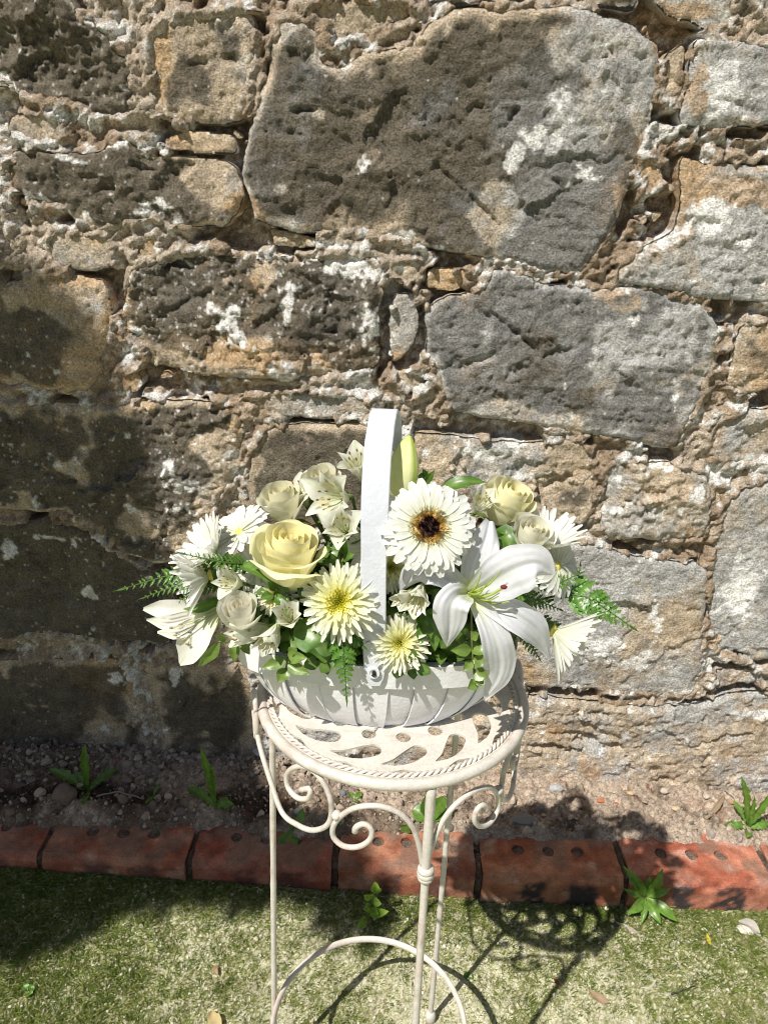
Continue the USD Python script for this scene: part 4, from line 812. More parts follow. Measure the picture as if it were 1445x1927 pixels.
# lily
T0 = on_y(882, 1114, .520)
lily = Thing('lily', 'large open white lily with green stamens at the right front', 'flower', T0)
def yy(l): return [on_y(x, y, Y) for x, y, Y in l]
TEP = [([(884,1110,.524),(898,1065,.521),(915,1015,.527),(922,980,.538)], [.004,.010,.0128,.0122,.0095,.004], .2),
       ([(884,1114,.522),(925,1098,.508),(970,1073,.499),(1012,1062,.499),(1040,1082,.506)], [.003,.0105,.0172,.0182,.0130,.0012], .30),
       ([(884,1118,.522),(930,1140,.506),(975,1162,.498),(1012,1190,.501),(1036,1240,.512)], [.003,.0085,.0120,.0120,.0072,.0008], .25),
       ([(884,1120,.521),(912,1160,.502),(934,1210,.492),(940,1265,.494),(912,1318,.503)], [.003,.0078,.0118,.0132,.0092,.0008], .35),
       ([(880,1116,.521),(862,1120,.505),(848,1142,.497),(846,1180,.498),(842,1218,.505)], [.003,.0095,.0130,.0122,.0068,.0008], .3),
       ([(878,1110,.523),(850,1090,.513),(815,1072,.511),(780,1078,.517),(752,1112,.528)], [.003,.0075,.0110,.0115,.0080,.002], .25)]
for k, (P, Wd, cu) in enumerate(TEP):
    v, f, u, w = ribbon(yy(P), Wd, unit([.0, -.85, .5]), [cu + .30, cu + .12, cu * .4, -.05, -.18, -.1], 34, 21, .0065, 31 + k, .20)
    c = lerp(np.array((.72, .76, .46)), np.array((.74, .75, .785)), ss(.02, .30, u)); c = lerp(c, np.array((.62, .70, .40)), np.exp(-(w / .10)**2) * ss(.7, .1, u) * .5)
    st_ = np.sin(w * 17 + .6 * np.sin(u * 7)); v = v + unit([0, -.8, .5]) * (st_ * .00045 * ss(0, .2, u) * ss(1, .6, u))[:, None]; c = c * (1 - .08 * ss(.3, 1, st_) * ss(1, .3, u))[:, None]
    lily.part('tepal', (v, f), PETAL, c)
for k, e in enumerate([(944,1072,.493),(905,1078,.498),(958,1132,.488),(925,1086,.492),(938,1122,.487),(915,1100,.490)]):
    P = [T0 + [0, -.003, 0], (T0 * .4 + on_y(*e) * .6) + [0, -.004, -.003], on_y(*e)]
    lily.part('stamen', tube(spline(P, 12), np.linspace(.0009, .0004, 12), 6), PETAL, (.50, .62, .12))
P = spline([T0 + [0, -.002, 0], on_y(915, 1122, .495) , on_y(948, 1105, .486)], 14); ps = lily.part('pistil', tube(P, np.linspace(.0012, .0010, 14), 8), PETAL, (.56, .66, .18))
an = lump(8, 2, (.0024, .0016, .0019), .3); lily.part('stigma', (an[0] + P[-1], an[1]), PLAIN, (.16, .02, .03), True, ps)
stem(lily, T0 + [0, .006, -.004], .002)
def bud(label, a, b, r, seed, c0, c1):
    a, b = np.asarray(a), np.asarray(b); t = Thing('lily_bud', label, 'flower bud', a); L = np.linalg.norm(b - a); ax = unit(b - a)
    prof = [(r * .30, 0), (r * .62, .08), (r * .86, .2), (r, .36), (r * .98, .5), (r * .82, .68), (r * .56, .84), (r * .34, .94), (r * .16, 1.0), (.0001, 1.01)]
    v, f = lathe([(x, y * L) for x, y in prof], 36, ax, a); th = np.tile(np.arange(36) / 36 * 2 * np.pi, len(prof)); hh = np.repeat([y for _, y in prof], 36)
    rel_ = v - a; rad = rel_ - np.outer(rel_ @ ax, ax); v = v + rad * (.16 * np.cos(3 * th + seed) - .05 * (np.abs(np.sin(1.5 * th + seed / 2)) < .12))[:, None]
    rib_ = np.clip(np.cos(3 * th + seed), 0, 1)**6; c = lerp(np.array(c0), np.array(c1), np.clip(rib_ * .9 + ss(.75, 1, hh) * .5, 0, 1)); t.part('closed_tepals', (v, f), PETAL, c); stem(t, a, .002); return t
bud('tall green white lily bud standing right of the handle', on_y(755, 938, .552), on_y(770, 820, .560), .0115, 2.6, (.80, .82, .46), (.40, .52, .05))
bud('shorter lily bud half hidden behind the handle', on_y(728, 948, .572), on_y(738, 872, .575), .0075, .3, (.66, .68, .42), (.36, .46, .08))
# alstroemerias
A0 = on_y(414, 1147, .547); al_ = Thing('alstroemeria', 'white alstroemeria trumpet sticking out at the far left over the wall', 'flower', A0)
for k, (P, Wd, inn) in enumerate([([(412,1148,.548),(372,1150,.548),(320,1147,.546),(270,1146,.548)], [.002,.0060,.0085,.0075,.0012], 0), ([(412,1150,.546),(368,1160,.538),(318,1172,.532),(276,1166,.532)], [.0015,.0040,.0062,.0060,.0008], 1),
        ([(412,1150,.545),(372,1172,.532),(335,1190,.524),(296,1190,.522)], [.0015,.0040,.0055,.0055,.0008], 1), ([(412,1150,.544),(384,1180,.530),(362,1215,.522),(338,1250,.524)], [.002,.0095,.0135,.0110,.0015], 0),
        ([(412,1150,.549),(390,1180,.545),(372,1200,.543),(352,1228,.545)], [.002,.0080,.0110,.0100,.002], 0)]):
    v, f, u, vv = ribbon(yy(P), Wd, unit([-.25, -.85, .45]), .35, 18, 11, .0028, 140 + k)
    c = lerp(np.array((.60, .66, .34)), np.array((.82, .82, .74)), ss(.0, .5, u)); c = lerp(c, np.array((.42, .55, .16)), np.exp(-(vv / .2)**2) * ss(.75, 1, u) * .6)
    if inn: c = lerp(c, np.array((.10, .05, .03)), (np.abs(vv * 3.2 + .2 * np.sin(u * 9)) % 1 < .2) * ss(.35, .45, u) * ss(.82, .7, u) * .7)
    al_.part('tepal', (v, f), PETAL, c)
for k, (x, y) in enumerate([(322,1182), (330,1196), (345,1205), (340,1175), (352,1212)]):
    P = spline(yy([(408, 1150, .542), (370, (1150 + y) / 2 + 4, .530), (x, y, .519)]), 8); fp = al_.part('stamen', tube(P, .0004, 5), PETAL, (.70, .72, .5)); an = lump(5 + k, 1, (.0017, .0008, .0009), .2); al_.part('anther', (an[0] + P[-1], an[1]), PLAIN, (.30, .22, .08), True, fp)
stem(al_, A0 + [.004, .002, 0], .0018)
alstro('white alstroemeria with spotted throat at the top left of the handle', on_y(655, 935, .590), unit([-.50, -.72, .25]), .042, .80, 42, .9)
alstro('half open white alstroemeria highest behind the handle', on_y(685, 905, .600), unit([-.25, -.4, .85]), .038, .55, 43, .2, .8)
alstro('closed white alstroemeria low left lying on the small rose', on_y(505, 1180, .520), unit([-.80, -.50, .05]), .036, .28, 44, .4, .5)
alstro('half open alstroemeria on the left basket rim beside the big leaf', on_y(525, 1172, .517), unit([-.30, -.80, -.35]), .031, .45, 45, .2, .6)
alstro('white cupped alstroemeria petals left below the chrysanthemum', on_y(548, 1172, .522), unit([-.05, -.65, .75]), .030, .46, 46, 1.0, .3)
alstro('open white alstroemeria between the large rose and the handle', on_y(652, 1002, .566), unit([-.15, -.75, .62]), .034, .70, 52, .7)
alstro('white alstroemeria rising left of the top spray rose', on_y(578, 952, .612), unit([-.35, -.35, .85]), .032, .6, 53, .1)
alstro('small alstroemeria between small rose and left daisies', on_y(455, 1098, .535), unit([-.45, -.75, .45]), .028, .55, 54, .4)
alstro('half open alstroemeria between lily and right daisies', on_y(968, 1095, .548), unit([.45, -.65, .55]), .028, .5, 55, .4)
mum('pale chrysanthemum peeping out between large rose and small rose', on_y(522, 1120, .532), unit([-.15, -.86, .45]), .0165, 24)
alstro('pale alstroemeria at the upper right between gerbera and yellow rose', on_y(893, 965, .580), unit([.20, -.55, .80]), .030, .42, 47, .6, .7)
alstro('green white half open alstroemeria in the middle under the gerbera', on_y(795, 1100, .520), unit([-.25, -.85, -.20]), .031, .48, 48, .5, .8)
alstro('greenish alstroemeria behind the leaf left of the lily', on_y(772, 1112, .526), unit([-.5, -.8, -.1]), .022, .35, 49, .8, .9)
alstro('white alstroemeria tucked in behind the left edge daisy', on_y(425, 1050, .580), unit([-.35, -.30, .85]), .030, .6, 50, .1, .5)

# ---------------------------------------------------------------- foliage in the basket
def leafc(q, seed, c0=(.05, .125, .018), c1=(.10, .20, .03)):
    v, f, u, w = q; c = lerp(np.array(c0), np.array(c1), np.clip(fbm(v * 60 + seed, 2, 7) * 1.3 - .1, 0, 1)); return lerp(c, np.array((.20, .28, .07)), np.exp(-(w / .10)**2) * .45 + .12 * (np.abs((u * 9 + np.abs(w) * 1.5) % 1 - .5) < .06))
def blade(t, P, hw, nh, seed, name='leaf', prof=(.12, .7, 1, .92, .62, .05), cup=.25, ruffle=.0012, teeth=None, nu=14, **kw):
    q = ribbon(P, [hw * x for x in prof], nh, cup, nu, 5, ruffle, seed, .12, teeth=teeth); return t.part(name, (q[0], q[1]), LEAF, leafc(q, seed, **kw))
NF = unit([0, -.8, .6])
def leaf_thing(label, pts, hw, seed, nh=NF, name='broad_leaf', **kw):
    P = yy(pts); t = Thing(name, label, 'leaf', P[0]); blade(t, P, hw, nh, seed, **kw); t.part('stalk', tube(spline([P[0], P[0] * .5 + HEART * .5 + [0, .01, 0]], 6), .0008, 6), LEAF, STEMC)
BR = dict(c0=(.06, .15, .02), c1=(.11, .22, .035))
leaf_thing('broad bright green leaf below the left chrysanthemum on the basket rim', [(556,1172,.520),(580,1190,.510),(605,1212,.504),(612,1248,.502)], .0145, 61, cup=.15, **BR)
leaf_thing('long dark leaf under the large rose', [(435,1058,.545),(478,1070,.530),(515,1090,.522),(545,1112,.520)], .0062, 62, unit([.3, -.5, .8]))
leaf_thing('glossy dark leaf at the top right behind the gerbera', [(815,930,.590),(850,914,.585),(885,906,.585),(917,908,.59)], .0060, 63, unit([0, -.5, .85]))
leaf_thing('green leaf between the lily and the small right rose', [(935,1030,.565),(948,1005,.555),(958,1022,.548),(968,1050,.545)], .0085, 64)
leaf_thing('narrow leaf running out along the left alstroemeria', [(425,1122,.555),(400,1135,.545),(375,1146,.540),(345,1146,.538)], .0052, 65, unit([0, -.5, .85]), **BR)
leaf_thing('upright green leaf behind the upper left roses', [(588,960,.615),(582,940,.613),(590,918,.612)], .0045, 66)
leaf_thing('leaf tip showing beside the top lily bud', [(800,925,.600),(790,905,.6),(803,886,.6)], .0040, 67)
leaf_thing('dark leaf under the little daisy left of the handle', [(690,1085,.540),(660,1098,.530),(640,1088,.527)], .0060, 68)
leaf_thing('dark leaf behind the white chrysanthemum on its left', [(600,1085,.535),(580,1105,.525),(590,1150,.520)], .0085, 69)
leaf_thing('leaf hanging between handle and lily above the yellow chrysanthemum', [(800,1150,.525),(815,1180,.515),(818,1225,.512)], .0055, 70, **BR)
leaf_thing('second narrow leaf hanging left of the lily tepal', [(790,1150,.525),(793,1175,.516),(795,1212,.513)], .0045, 71, **BR)
leaf_thing('dark leaf by the middle alstroemeria', [(815,1110,.527),(830,1125,.520),(838,1150,.518)], .0060, 72)
def spray(label, stem_pts, leaves, seed, hw=.0055, name='leaf_spray', **kw):
    P = spline(yy(stem_pts), 16); t = Thing(name, label, 'foliage', P[0]); t.part('stem', tube(np.vstack([P[:1] * .5 + HEART * .5, P]), .0008, 6), LEAF, (.16, .17, .05))
    for k, (x0, y0, x1, y1, w) in enumerate(leaves):
        Y0 = P[np.argmin(np.hypot(*(np.array([to_pix(p) for p in P]) - [x0, y0]).T))][1]
        a, b = on_y(x0, y0, Y0), on_y(x1, y1, Y0 - .006); n_ = unit(NF + np.random.default_rng(seed + k).normal(0, .25, 3)); blade(t, [a, (a + b) / 2 + n_ * .0015, b], w, n_, seed + k, prof=(.15, .75, 1, .85, .5, .05), nu=9, **kw)
def to_pix(P): d = np.asarray(P) - EYE; w = d @ FWD; return CX + FPX * (d @ RIGHT) / w, CY - FPX * (d @ UP) / w
LT = dict(c0=(.10, .17, .03), c1=(.17, .26, .05))
spray('pale green sprig with oval leaves hanging over the left basket rim', [(470,1205,.530),(440,1207,.515),(412,1208,.512)], [(412,1208,372,1256,.0056),(438,1208,442,1246,.0046),(455,1206,470,1232,.004),(425,1208,404,1195,.003)], 201, **LT)
spray('sprig of olive green leaves on the basket rim under the half open alstroemeria', [(545,1215,.520),(542,1235,.505),(538,1262,.503)], [(540,1240,493,1258,.0052),(540,1238,578,1238,.0052),(540,1250,583,1268,.005),(539,1258,523,1284,.0056),(543,1228,560,1222,.004)], 211, **LT)
spray('trailing stem of small round leaves hanging by the lily tepal', [(888,1130,.515),(887,1180,.504),(889,1230,.500),(893,1285,.500)], [(886,1222,848,1224,.0050),(889,1222,914,1232,.0050),(890,1240,918,1248,.0052),(888,1246,872,1262,.004),(892,1262,918,1276,.0060),(893,1282,880,1296,.005),(891,1275,908,1292,.005),(887,1200,902,1192,.004)], 221, **LT)
spray('small leaf cluster under the middle alstroemeria', [(800,1125,.527),(792,1160,.517),(797,1185,.515)], [(793,1150,765,1162,.0045),(794,1160,806,1180,.0045),(796,1170,812,1204,.005),(795,1176,790,1212,.0045),(798,1150,824,1160,.004)], 231)
spray('dark little leaves between the large rose and the handle', [(640,1110,.545),(640,1070,.540),(650,1040,.545)], [(640,1070,610,1062,.005),(640,1065,622,1040,.004),(645,1055,668,1042,.004),(648,1045,650,1010,.0035),(645,1075,672,1080,.0045),(642,1090,602,1100,.004),(640,1095,665,1100,.004),(650,1040,634,1020,.003)], 241)
spray('dark leaves between the small rose and the white chrysanthemum', [(520,1150,.535),(515,1120,.528),(520,1100,.527)], [(515,1120,490,1128,.0045),(517,1120,540,1138,.005),(518,1110,505,1090,.004),(520,1105,545,1110,.004),(516,1135,555,1150,.005),(518,1130,520,1160,.004)], 251)
spray('tiny dark sprig standing behind the gerbera top', [(800,935,.60),(798,910,.6),(806,890,.6)], [(800,915,784,892,.003),(800,910,818,885,.003),(803,900,796,882,.0025),(800,922,820,915,.003)], 261)
def teethf(n, d): return lambda u: 1 - d * ((u * n) % 1)
def frond(label, P, Lmax, seed, nh, n=14, dark=1.0, wid=.26, sides=(-1, 1)):
    q_ = np.random.default_rng(seed); P = spline(P, 30); t = Thing('fern_frond', label, 'fern', P[0]); T = unit(np.gradient(P, axis=0)); nh = unit(nh)
    t.part('stem', tube(np.vstack([P[:1] * .4 + HEART * .6, P]), np.linspace(.0011, .0003, 31), 6), LEAF, (.09, .15, .03))
    cc = dict(c0=np.array((.04, .12, .014)) * dark, c1=np.array((.085, .21, .024)) * dark)
    for k in range(n):
        i = int(2 + 26 * k / n); s = k / (n - 1); L = Lmax * (1 - .80 * s**1.2) * q_.uniform(.9, 1.08); S_ = unit(np.cross(T[i], nh))
        for sd in sides:
            d = unit(S_ * sd + T[i] * .55 + nh * .08 * q_.normal()); a = P[i] + T[i] * .001 * sd; b = a + d * L
            blade(t, [a, a + d * L * .5 + nh * L * .06, b + T[i] * L * .12 - nh * L * .05], L * wid, nh + S_ * .15 * q_.normal(), seed + k, 'leaflet', (.35, 1, 1.05, .85, .6, .10), .1, .0006, teethf(5, .62), 24, **cc)
    blade(t, [P[-4], P[-1], P[-1] + T[-1] * Lmax * .2], Lmax * .06, nh, seed, 'leaflet', (.8, 1, .4, .1), nu=10, **cc)
frond('feathery fern reaching far out at the left', [on_y(430,1072,.570), on_y(340,1078,.560), on_y(218,1112,.562)], .0150, 301, [.1, -.5, .85], 15, 1.0, .22)
frond('fern frond pointing down left below the feathery one', [on_y(420,1085,.565), on_y(340,1100,.552), on_y(262,1128,.550)], .0110, 302, [.1, -.6, .8], 13, 1.1, .22)
frond('dark fern frond in front of the left daisies', [on_y(470,1062,.545), on_y(420,1058,.528), on_y(335,1040,.527)], .0110, 303, [.1, -.7, .7], 15, .8, .20)
frond('fern frond behind the left alstroemeria', [on_y(440,1105,.56), on_y(390,1105,.55), on_y(320,1140,.548)], .0110, 304, [.1, -.6, .8], 12, .8, .25)
frond('fern frond with broad toothed leaflets reaching out at the right', [on_y(1060,1118,.555), on_y(1110,1128,.548), on_y(1197,1186,.548)], .0185, 305, [-.15, -.75, .6], 11, 1.2, .30)
frond('dark fern between the right daisies', [on_y(1000,1090,.560), on_y(1040,1100,.545), on_y(1100,1075,.55)], .0120, 306, [0, -.7, .7], 12, .85, .26)
frond('upright fern tip at the right above the toothed frond', [on_y(1080,1120,.565), on_y(1088,1090,.56), on_y(1092,1058,.56)], .0095, 307, [0, -.8, .6], 9, 1.0, .3)
frond('fern frond hanging down over the basket front', [on_y(640,1172,.520), on_y(646,1225,.503), on_y(653,1326,.500)], .0150, 308, [0, -.95, .3], 11, 1.25, .36)
frond('short fern frond beside the hanging one by the handle', [on_y(650,1185,.520), on_y(668,1200,.507), on_y(690,1222,.506)], .0120, 309, [0, -.9, .4], 8, 1.15, .36)
frond('dark fern hanging under the drooping daisy at the right', [on_y(1010,1165,.55), on_y(1060,1190,.542), on_y(1108,1222,.545)], .0085, 310, [0, -.8, .6], 10, .8, .28)
frond('dark little fern under the lily tip at the right', [on_y(985,1180,.545), on_y(1000,1215,.535), on_y(1018,1245,.535)], .0090, 311, [0, -.8, .6], 9, .8, .28)
frond('dark fern in the shade right of the lily', [on_y(960,1110,.555), on_y(1000,1125,.545), on_y(1060,1150,.545)], .0120, 312, [0, -.8, .6], 12, .8, .26)

base_sprig = None
lab = 'sprig of small dark green leaves filling the gaps between the flowers'
for k in range(208):
    a = rng.uniform(0, 2 * np.pi); s = math.sqrt(rng.uniform(.05, 1)); x, y = BX + .112 * s * math.cos(a), BY - .004 + .010 + .054 * s * math.sin(a); z = .650 + .064 * (1 - s**2) + rng.uniform(-.014, .010)
    if k >= 185: a = -math.pi / 2 + (k - 196) * .115; x, y, z = BX + .108 * math.cos(a), BY + .058 * math.sin(a), .658 + rng.uniform(-.004, .006)      # over the front rim
    d = unit([(x - BX) * 5, (y - BY) * 7 - .15, .55 + rng.normal() * .3]); M = frame(d, rng.uniform(0, 6))
    path = numbered('/World', 'leafy_sprig'); X = UsdGeom.Xform.Define(stage, path); sc = rng.uniform(.9, 1.5)
    X.AddTransformOp().Set(Gf.Matrix4d(*(M[0] * sc), 0, *(M[1] * sc), 0, *(M[2] * sc), 0, x - d[0] * .02, y - d[1] * .02, z - d[2] * .02, 1)); pr = X.GetPrim()
    if base_sprig is None:
        base_sprig = path; q_ = np.random.default_rng(5)
        put(path + '/stem', tube(spline([(0, 0, -.02), (.001, 0, .012), (-.001, .001, .034)], 8), .0007, 5), LEAF, (.08, .12, .03))
        for j in range(11):
            zz_ = .002 + j * .0032; a_ = j * 2.4; b = np.array([math.cos(a_), math.sin(a_), 0]); L = .0135 * (1 - .25 * j / 10)
            q = ribbon([(b * .0005 + [0, 0, zz_]), b * L * .5 + [0, 0, zz_ + L * .35], b * L + [0, 0, zz_ + L * .45]], [.0008, .0034, .0042, .0032, .0002], [0, 0, 1], .2, 7, 3); put(numbered(path, 'leaf'), (q[0], q[1]), LEAF, leafc(q, j, (.035, .095, .014), (.075, .16, .024)))
    else:
        pr.GetReferences().AddInternalReference(base_sprig); pr.SetInstanceable(True)
    meta(pr, lab, 'foliage', 'dark leafy sprigs between the flowers')

# ---------------------------------------------------------------- weeds, stones and litter on the ground
def gz(px, py, lift=0.0):
    p = on_z(px, py, 0.0)
    if p[1] > .93:
        for _ in range(4): p = on_z(px, py, float(soil_h(np.array([p[0]]), np.array([p[1]]))[0]))
    return p + [0, 0, lift]
def weed(label, bx_, tips, seed, hw=.006, teeth=True, kind='weed', **kw):
    b = gz(*bx_); t = Thing('weed', label, 'weed', b); q_ = np.random.default_rng(seed)
    for k, (x, y, lift, w) in enumerate(tips):
        e = on_y(x, y, b[1] + (.0 if lift > .02 else -.004)) if lift > .02 else gz(x, y, lift); m_ = (b + e) / 2 + [0, 0, .35 * np.linalg.norm(e - b) * (.5 if lift > .02 else .6)]
        n_ = unit([0, -.5, .9]) if lift <= .02 else unit([.2 * q_.normal(), -.9, .4])
        blade(t, [b, m_ * .5 + (b * .6 + e * .4) * .5, e], hw * w * 1.3, n_, seed + k, prof=(.15, .55, .8, 1, .8, .1), nu=24, teeth=teethf(6, .5) if teeth else None, ruffle=.003, **kw)
    t.part('root_crown', (lump(seed, 1, (.003, .003, .003), .3)[0] + b, lump(seed, 1)[1]), LEAF, (.12, .17, .05))
WD = dict(c0=(.07, .16, .02), c1=(.12, .24, .035))
weed('toothed green weed in the shade at the left of the soil strip', (165,1492), [(160,1400,.05,1.0),(95,1458,.012,1),(222,1458,.012,.9),(158,1522,.006,.9),(190,1478,.01,.7),(140,1460,.012,.7)], 401, .0085, **WD)
weed('second weed with one tall leaf in the shaded soil', (405,1520), [(378,1405,.05,.8),(352,1490,.008,1.0),(440,1522,.008,.9),(398,1440,.04,.7),(430,1512,.012,.8)], 402, .008, **WD)
weed('sunlit toothed weed at the right edge against the wall', (1408,1560), [(1395,1462,.05,.9),(1362,1560,.008,.9),(1450,1495,.05,1.0),(1405,1582,.006,.8),(1375,1525,.02,.7),(1445,1560,.01,1.0),(1420,1500,.04,.7)], 403, .008, **WD)
def weed_on_stem(label, stem_px, leaves, seed, hw, **kw):
    b = gz(*stem_px[0]); q_ = np.random.default_rng(seed); Pn = [b] + [on_y(x, y, b[1] + .002 * (k + 1)) for k, (x, y) in enumerate(stem_px[1:])]; t = Thing('weed', label, 'weed', b); t.part('stem', tube(spline(Pn, 10), .0010, 6), LEAF, (.14, .22, .05))
    for k, (x0, y0, x1, y1, w, dy) in enumerate(leaves):
        a, e = on_y(x0, y0, b[1] + .004), on_y(x1, y1, b[1] + dy); n_ = unit([.35 * q_.normal(), -.75, .6 + .2 * q_.normal()]); blade(t, [a, (a + e) / 2 + n_ * np.linalg.norm(e - a) * .14, e], hw * w, n_, seed + k, prof=(.2, .7, 1, .95, .6, .05), nu=14, ruffle=.0015, **kw)
weed_on_stem('star shaped weed with pointed leaves growing from the brick edge', [(1214, 1716), (1215, 1690)], [(1213,1688,1172,1630,1.1,.010),(1217,1686,1247,1636,1.1,.010),(1212,1690,1180,1720,1.1,-.022),(1218,1690,1274,1735,1.15,-.026),(1218,1692,1244,1740,1.0,-.030),(1213,1692,1208,1738,.7,-.026),(1211,1688,1172,1672,.7,-.004),(1214,1684,1222,1648,.9,.014),(1218,1687,1262,1672,.8,-.004),(1214,1688,1195,1652,.8,-.002)], 404, .0072, c0=(.09,.19,.02), c1=(.15,.28,.04))
weed_on_stem('low pale green seedling in the turf left of the front leg', [(682, 1748), (695, 1715), (706, 1672)], [(705,1680,706,1660,1.1,-.002),(703,1690,684,1686,1.0,-.006),(702,1692,718,1702,1.1,-.008),(697,1706,684,1712,1.1,-.010),(696,1712,712,1720,1.0,-.012),(690,1728,670,1745,1.2,-.016),(694,1722,732,1716,1.1,-.010),(704,1682,716,1672,.9,-.004)], 405, .0062, c0=(.14,.26,.03), c1=(.22,.36,.05))
weed('broad leaved plant behind the front leg against the soil', (812,1545), [(775,1535,.01,1.3),(800,1498,.03,1.4),(838,1498,.03,1.0),(850,1540,.01,.9)], 406, .009, False, **WD)
weed('single rounded weed leaf on the bricks between the legs', (560,1570), [(530,1606,.004,1.6),(545,1580,.01,1.2),(570,1540,.02,.7)], 407, .008, False, **WD)
weed('round leaf lying behind the middle scroll', (760,1572), [(728,1582,.006,1.5),(765,1560,.008,1.0)], 408, .008, False, **WD)
weed('tiny seedling in the soil under the table edge', (668,1508), [(658,1500,.01,.8),(680,1500,.01,.8),(672,1516,.004,.8)], 409, .0045, False, **WD)
weed('tiny green sprout by the second scroll', (640,1545), [(628,1535,.012,.9),(650,1538,.012,.9),(635,1556,.004,.9)], 410, .0045, False, **WD)
weed('small sprout in the first brick hole at the right brick', (1100,1615), [(1092,1606,.008,.8),(1110,1608,.008,.8)], 411, .004, False, **WD)
weed('little sprout beside the toothed weed in the shade', (288,1500), [(275,1520,.006,.7),(300,1488,.012,.6),(296,1512,.006,.5)], 412, .004, False, **WD)
weed('small clover like sprout in the turf at the lower left', (55,1868), [(45,1860,.006,.9),(66,1860,.006,.9),(56,1880,.004,.9)], 413, .0045, False, **WD)
weed('low sprout in the shaded brick hole at the left', (308,1578), [(300,1570,.01,.8),(318,1570,.01,.8),(312,1590,.004,.7)], 414, .004, False, **WD)
weed('yellow green clover leaf in the table shadow', (880,1843), [(874,1836,.005,.9),(888,1838,.005,.9)], 415, .0045, False, **WD)
def rock(label, px, py, r, col, seed, sq=(1, .8, .6), ang=.35, name='stone_piece'):
    p = gz(px, py); m_ = lump(seed, 3, np.array(sq) * r, ang); single(name, label, 'stone', (m_[0] + p + [0, 0, r * sq[2] * .45], m_[1]), PLAIN, col)
rock('smooth blue grey pebble on the soil under the table', 645, 1495, .0062, (.13, .15, .17), 501, (1, .9, .9), .12, 'pebble')
rock('small blue grey pebble near the big scroll', 560, 1530, .0060, (.20, .23, .25), 502, (1, .9, .8), .15, 'pebble')
rock('pale grey rock in the table shadow against the wall', 1046, 1488, .0105, (.34, .34, .33), 503, (1.1, .8, .8), .35)
rock('brown lump of earth beside the left weed', 122, 1502, .0190, (.17, .125, .095), 504, (1, .9, .85), .3, 'earth_lump')
rock('flat grey slate chip lying in the table shadow', 985, 1543, .0150, (.17, .17, .165), 505, (1.2, .8, .22), .35)
rock('grey pebble on the turf at the left', 162, 1717, .0048, (.28, .28, .28), 506, (1, .9, .8), .2, 'pebble')
rock('whitish stone stuck between bricks at the left leg', 497, 1588, .0045, (.62, .62, .62), 507, (1, .8, .7), .3)
rock('dark pebble wedged in the joint right of the rear leg', 897, 1608, .0068, (.035, .035, .04), 508, (.8, 1, 1), .15, 'pebble')
rock('yellowish stone chip on the sunlit soil by the wall', 1187, 1494, .0050, (.45, .34, .18), 509, (1.2, .9, .5))
rock('tan stone chip in the middle of the sunlit soil', 1272, 1523, .0060, (.44, .35, .22), 510, (1.1, .9, .5))
rock('orange brick crumb in the shadow edge on the soil', 1132, 1508, .0060, (.36, .13, .07), 511, (1.3, .7, .4))
rock('second reddish brick crumb beside the orange one', 1160, 1514, .0045, (.34, .12, .07), 512, (1.2, .8, .4))
rock('white shell like stone at the right in the turf', 1402, 1752, .0100, (.55, .52, .47), 513, (1.3, .9, .28), .3)
rock('grey pebble at the foot of the bricks left of the seedling', 652, 1690, .0045, (.36, .34, .32), 514)
rock('small round stone by the bricks near the left leg', 445, 1662, .0040, (.34, .33, .31), 515)
for k, (x, y, r, cc, lb) in enumerate([(238,1470,.008,(.2,.16,.13),'brown clod between the two shaded weeds'),(300,1440,.007,(.22,.2,.18),'grey stone near the wall between the shaded weeds'),(120,1440,.007,(.21,.19,.17),'grey stone behind the toothed shaded weed'),(60,1470,.007,(.19,.15,.12),'dark clod left of the toothed shaded weed'),(340,1530,.008,(.16,.13,.11),'dark clod in front of the one leafed tall weed'),(180,1560,.0085,(.2,.16,.13),'brown clod on the back of the shaded bricks at the left'),(395,1570,.009,(.18,.14,.12),'clod lying on the joint of the shaded bricks'),(520,1510,.006,(.28,.23,.19),'small brown stone beside the left stand leg'),(610,1470,.007,(.32,.26,.21),'tan stone under the big left scroll'),(700,1500,.006,(.3,.24,.2),'brown stone right of the blue grey pebble'),(880,1500,.006,(.3,.25,.2),'brown stone just behind the rear leg'),(1090,1560,.007,(.25,.2,.17),'brown stone in the basket shadow near the bricks'),(1215,1555,.008,(.33,.28,.23),'stone at the right border of the basket shadow'),(1330,1500,.006,(.42,.36,.3),'pale stone in the sun left of the sunlit weed'),(1300,1560,.0075,(.33,.28,.22),'tan stone behind the rightmost bricks in the sun'),(1250,1490,.007,(.4,.34,.28),'pale stone against the wall in the sun'),(940,1525,.006,(.2,.17,.15),'dark stone left of the slate chip'),(1015,1520,.007,(.2,.17,.15),'dark stone behind the slate chip'),(20,1530,.0075,(.2,.13,.1),'reddish clod at the left edge of the soil'),(90,1550,.006,(.15,.12,.1),'small dark clod behind the leftmost bricks')]):
    p = gz(x, y); m_ = lump(540 + k, 2, np.array((1.1, .85, .65)) * r, .55); single('soil_clod', lb, 'stone', (m_[0] + p + [0, 0, r * .2], m_[1]), PLAIN, cc, False, group='brown stones and clods on the soil strip')
def litter(label, pts, hw, col, seed, cat='dry leaf', name='dry_leaf', lift=.002, cup=.5):
    P = [gz(x, y, lift + .004 * math.sin(i * 2.1 + seed)**2) for i, (x, y) in enumerate(pts)]; q = ribbon(P, [hw * x for x in (.2, .8, 1, .8, .1)], [0, -.3, 1], cup, 12, 5, hw * .5, seed, .1)
    c = np.array(col) * (1 + .25 * (fbm(q[0] * 120, 2, 3) - .5))[:, None]; single(name, label, cat, (q[0], q[1]), PETAL, c)
litter('pale curled dry leaf on the turf right of the star shaped weed', [(1158,1740),(1180,1752),(1207,1770)], .0050, (.50, .44, .36), 1)
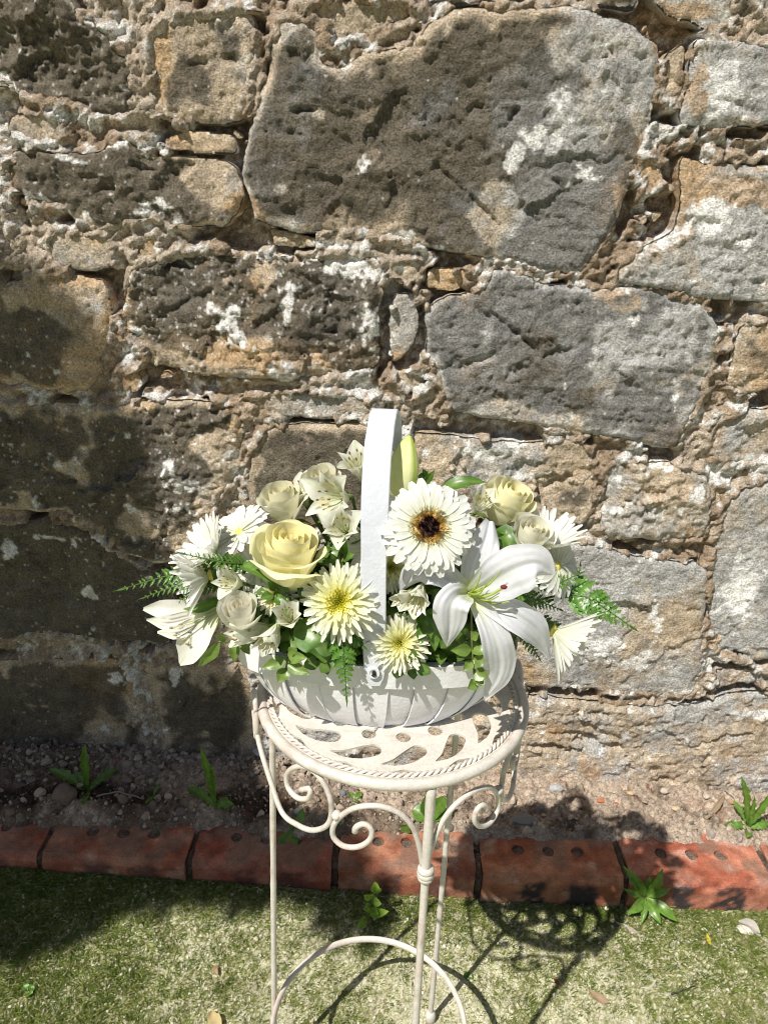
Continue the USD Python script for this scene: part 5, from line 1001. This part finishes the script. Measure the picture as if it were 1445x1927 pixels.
litter('whitish papery leaf at the right edge of the turf', [(1388,1740),(1410,1746),(1432,1768)], .0070, (.56, .52, .46), 2)
litter('small tan leaf standing in the turf at the left', [(412,1822),(405,1832),(410,1844)], .0040, (.45, .33, .20), 3, lift=.004)
litter('cream yellow leaf at the bottom edge left of the stand', [(400,1908),(402,1922),(418,1945)], .0085, (.62, .50, .26), 4, lift=.004)
litter('little bright yellow petal on the turf at the right', [(1328,1762),(1332,1774),(1337,1784)], .0026, (.72, .55, .06), 5, 'petal', 'fallen_petal')
litter('brownish crumpled leaf on the turf in the lower right', [(1108,1868),(1125,1885),(1145,1892)], .0060, (.42, .31, .20), 6)
litter('dry tan leaf on the soil near the wall at the left', [(232,1420),(243,1426),(250,1436)], .0040, (.36, .30, .24), 7)
litter('reddish scrap in the table shadow', [(1040,1848),(1046,1852),(1052,1858)], .0030, (.30, .10, .06), 8, 'scrap', 'leaf_scrap')
litter('dry straw coloured leaf on the soil in front of the right weed', [(1328,1545),(1345,1528),(1362,1500)], .0045, (.45, .36, .24), 9)
litter('white sliver on the turf near the dark twig', [(1205,1862),(1222,1862),(1234,1850)], .0016, (.6, .57, .5), 10, 'scrap', 'leaf_scrap')
litter('orange flake on the soil under the right weed', [(1362,1508),(1372,1512),(1384,1514)], .0040, (.48, .28, .16), 11)
litter('small brown leaf by the foot of the rear leg', [(838,1668),(850,1662),(860,1652)], .0030, (.36, .22, .12), 12)
def twig(label, pts, r, col, name='twig'):
    P = spline([gz(x, y, r + h) for x, y, h in pts], 20); P[:, 2] += .001 * np.sin(np.arange(20) * .9); single(name, label, 'twig', tube(P, np.linspace(r, r * .6, 20), 6), PLAIN, col)
twig('dark thin twig on the turf at the lower right', [(1262,1875,.001),(1285,1868,.003),(1308,1858,.001)], .0014, (.05, .045, .04))
twig('grey dry stalk lying beside the left weed', [(182,1505,.004),(222,1500,.008),(270,1508,.003)], .0016, (.30, .26, .22))
twig('thin pale root curling out from under the bricks', [(372,1660,.004),(420,1662,.008),(450,1685,.006),(466,1722,.001)], .0006, (.34, .30, .24))
twig('pale stalk leaning at the right weed', [(1362,1492,.004),(1372,1500,.008),(1385,1512,.002)], .0012, (.45, .40, .34))
twig('thin straw lying on the turf near the bottom left', [(280,1790,.002),(290,1780,.003),(302,1768,.001)], .0006, (.5, .45, .32))
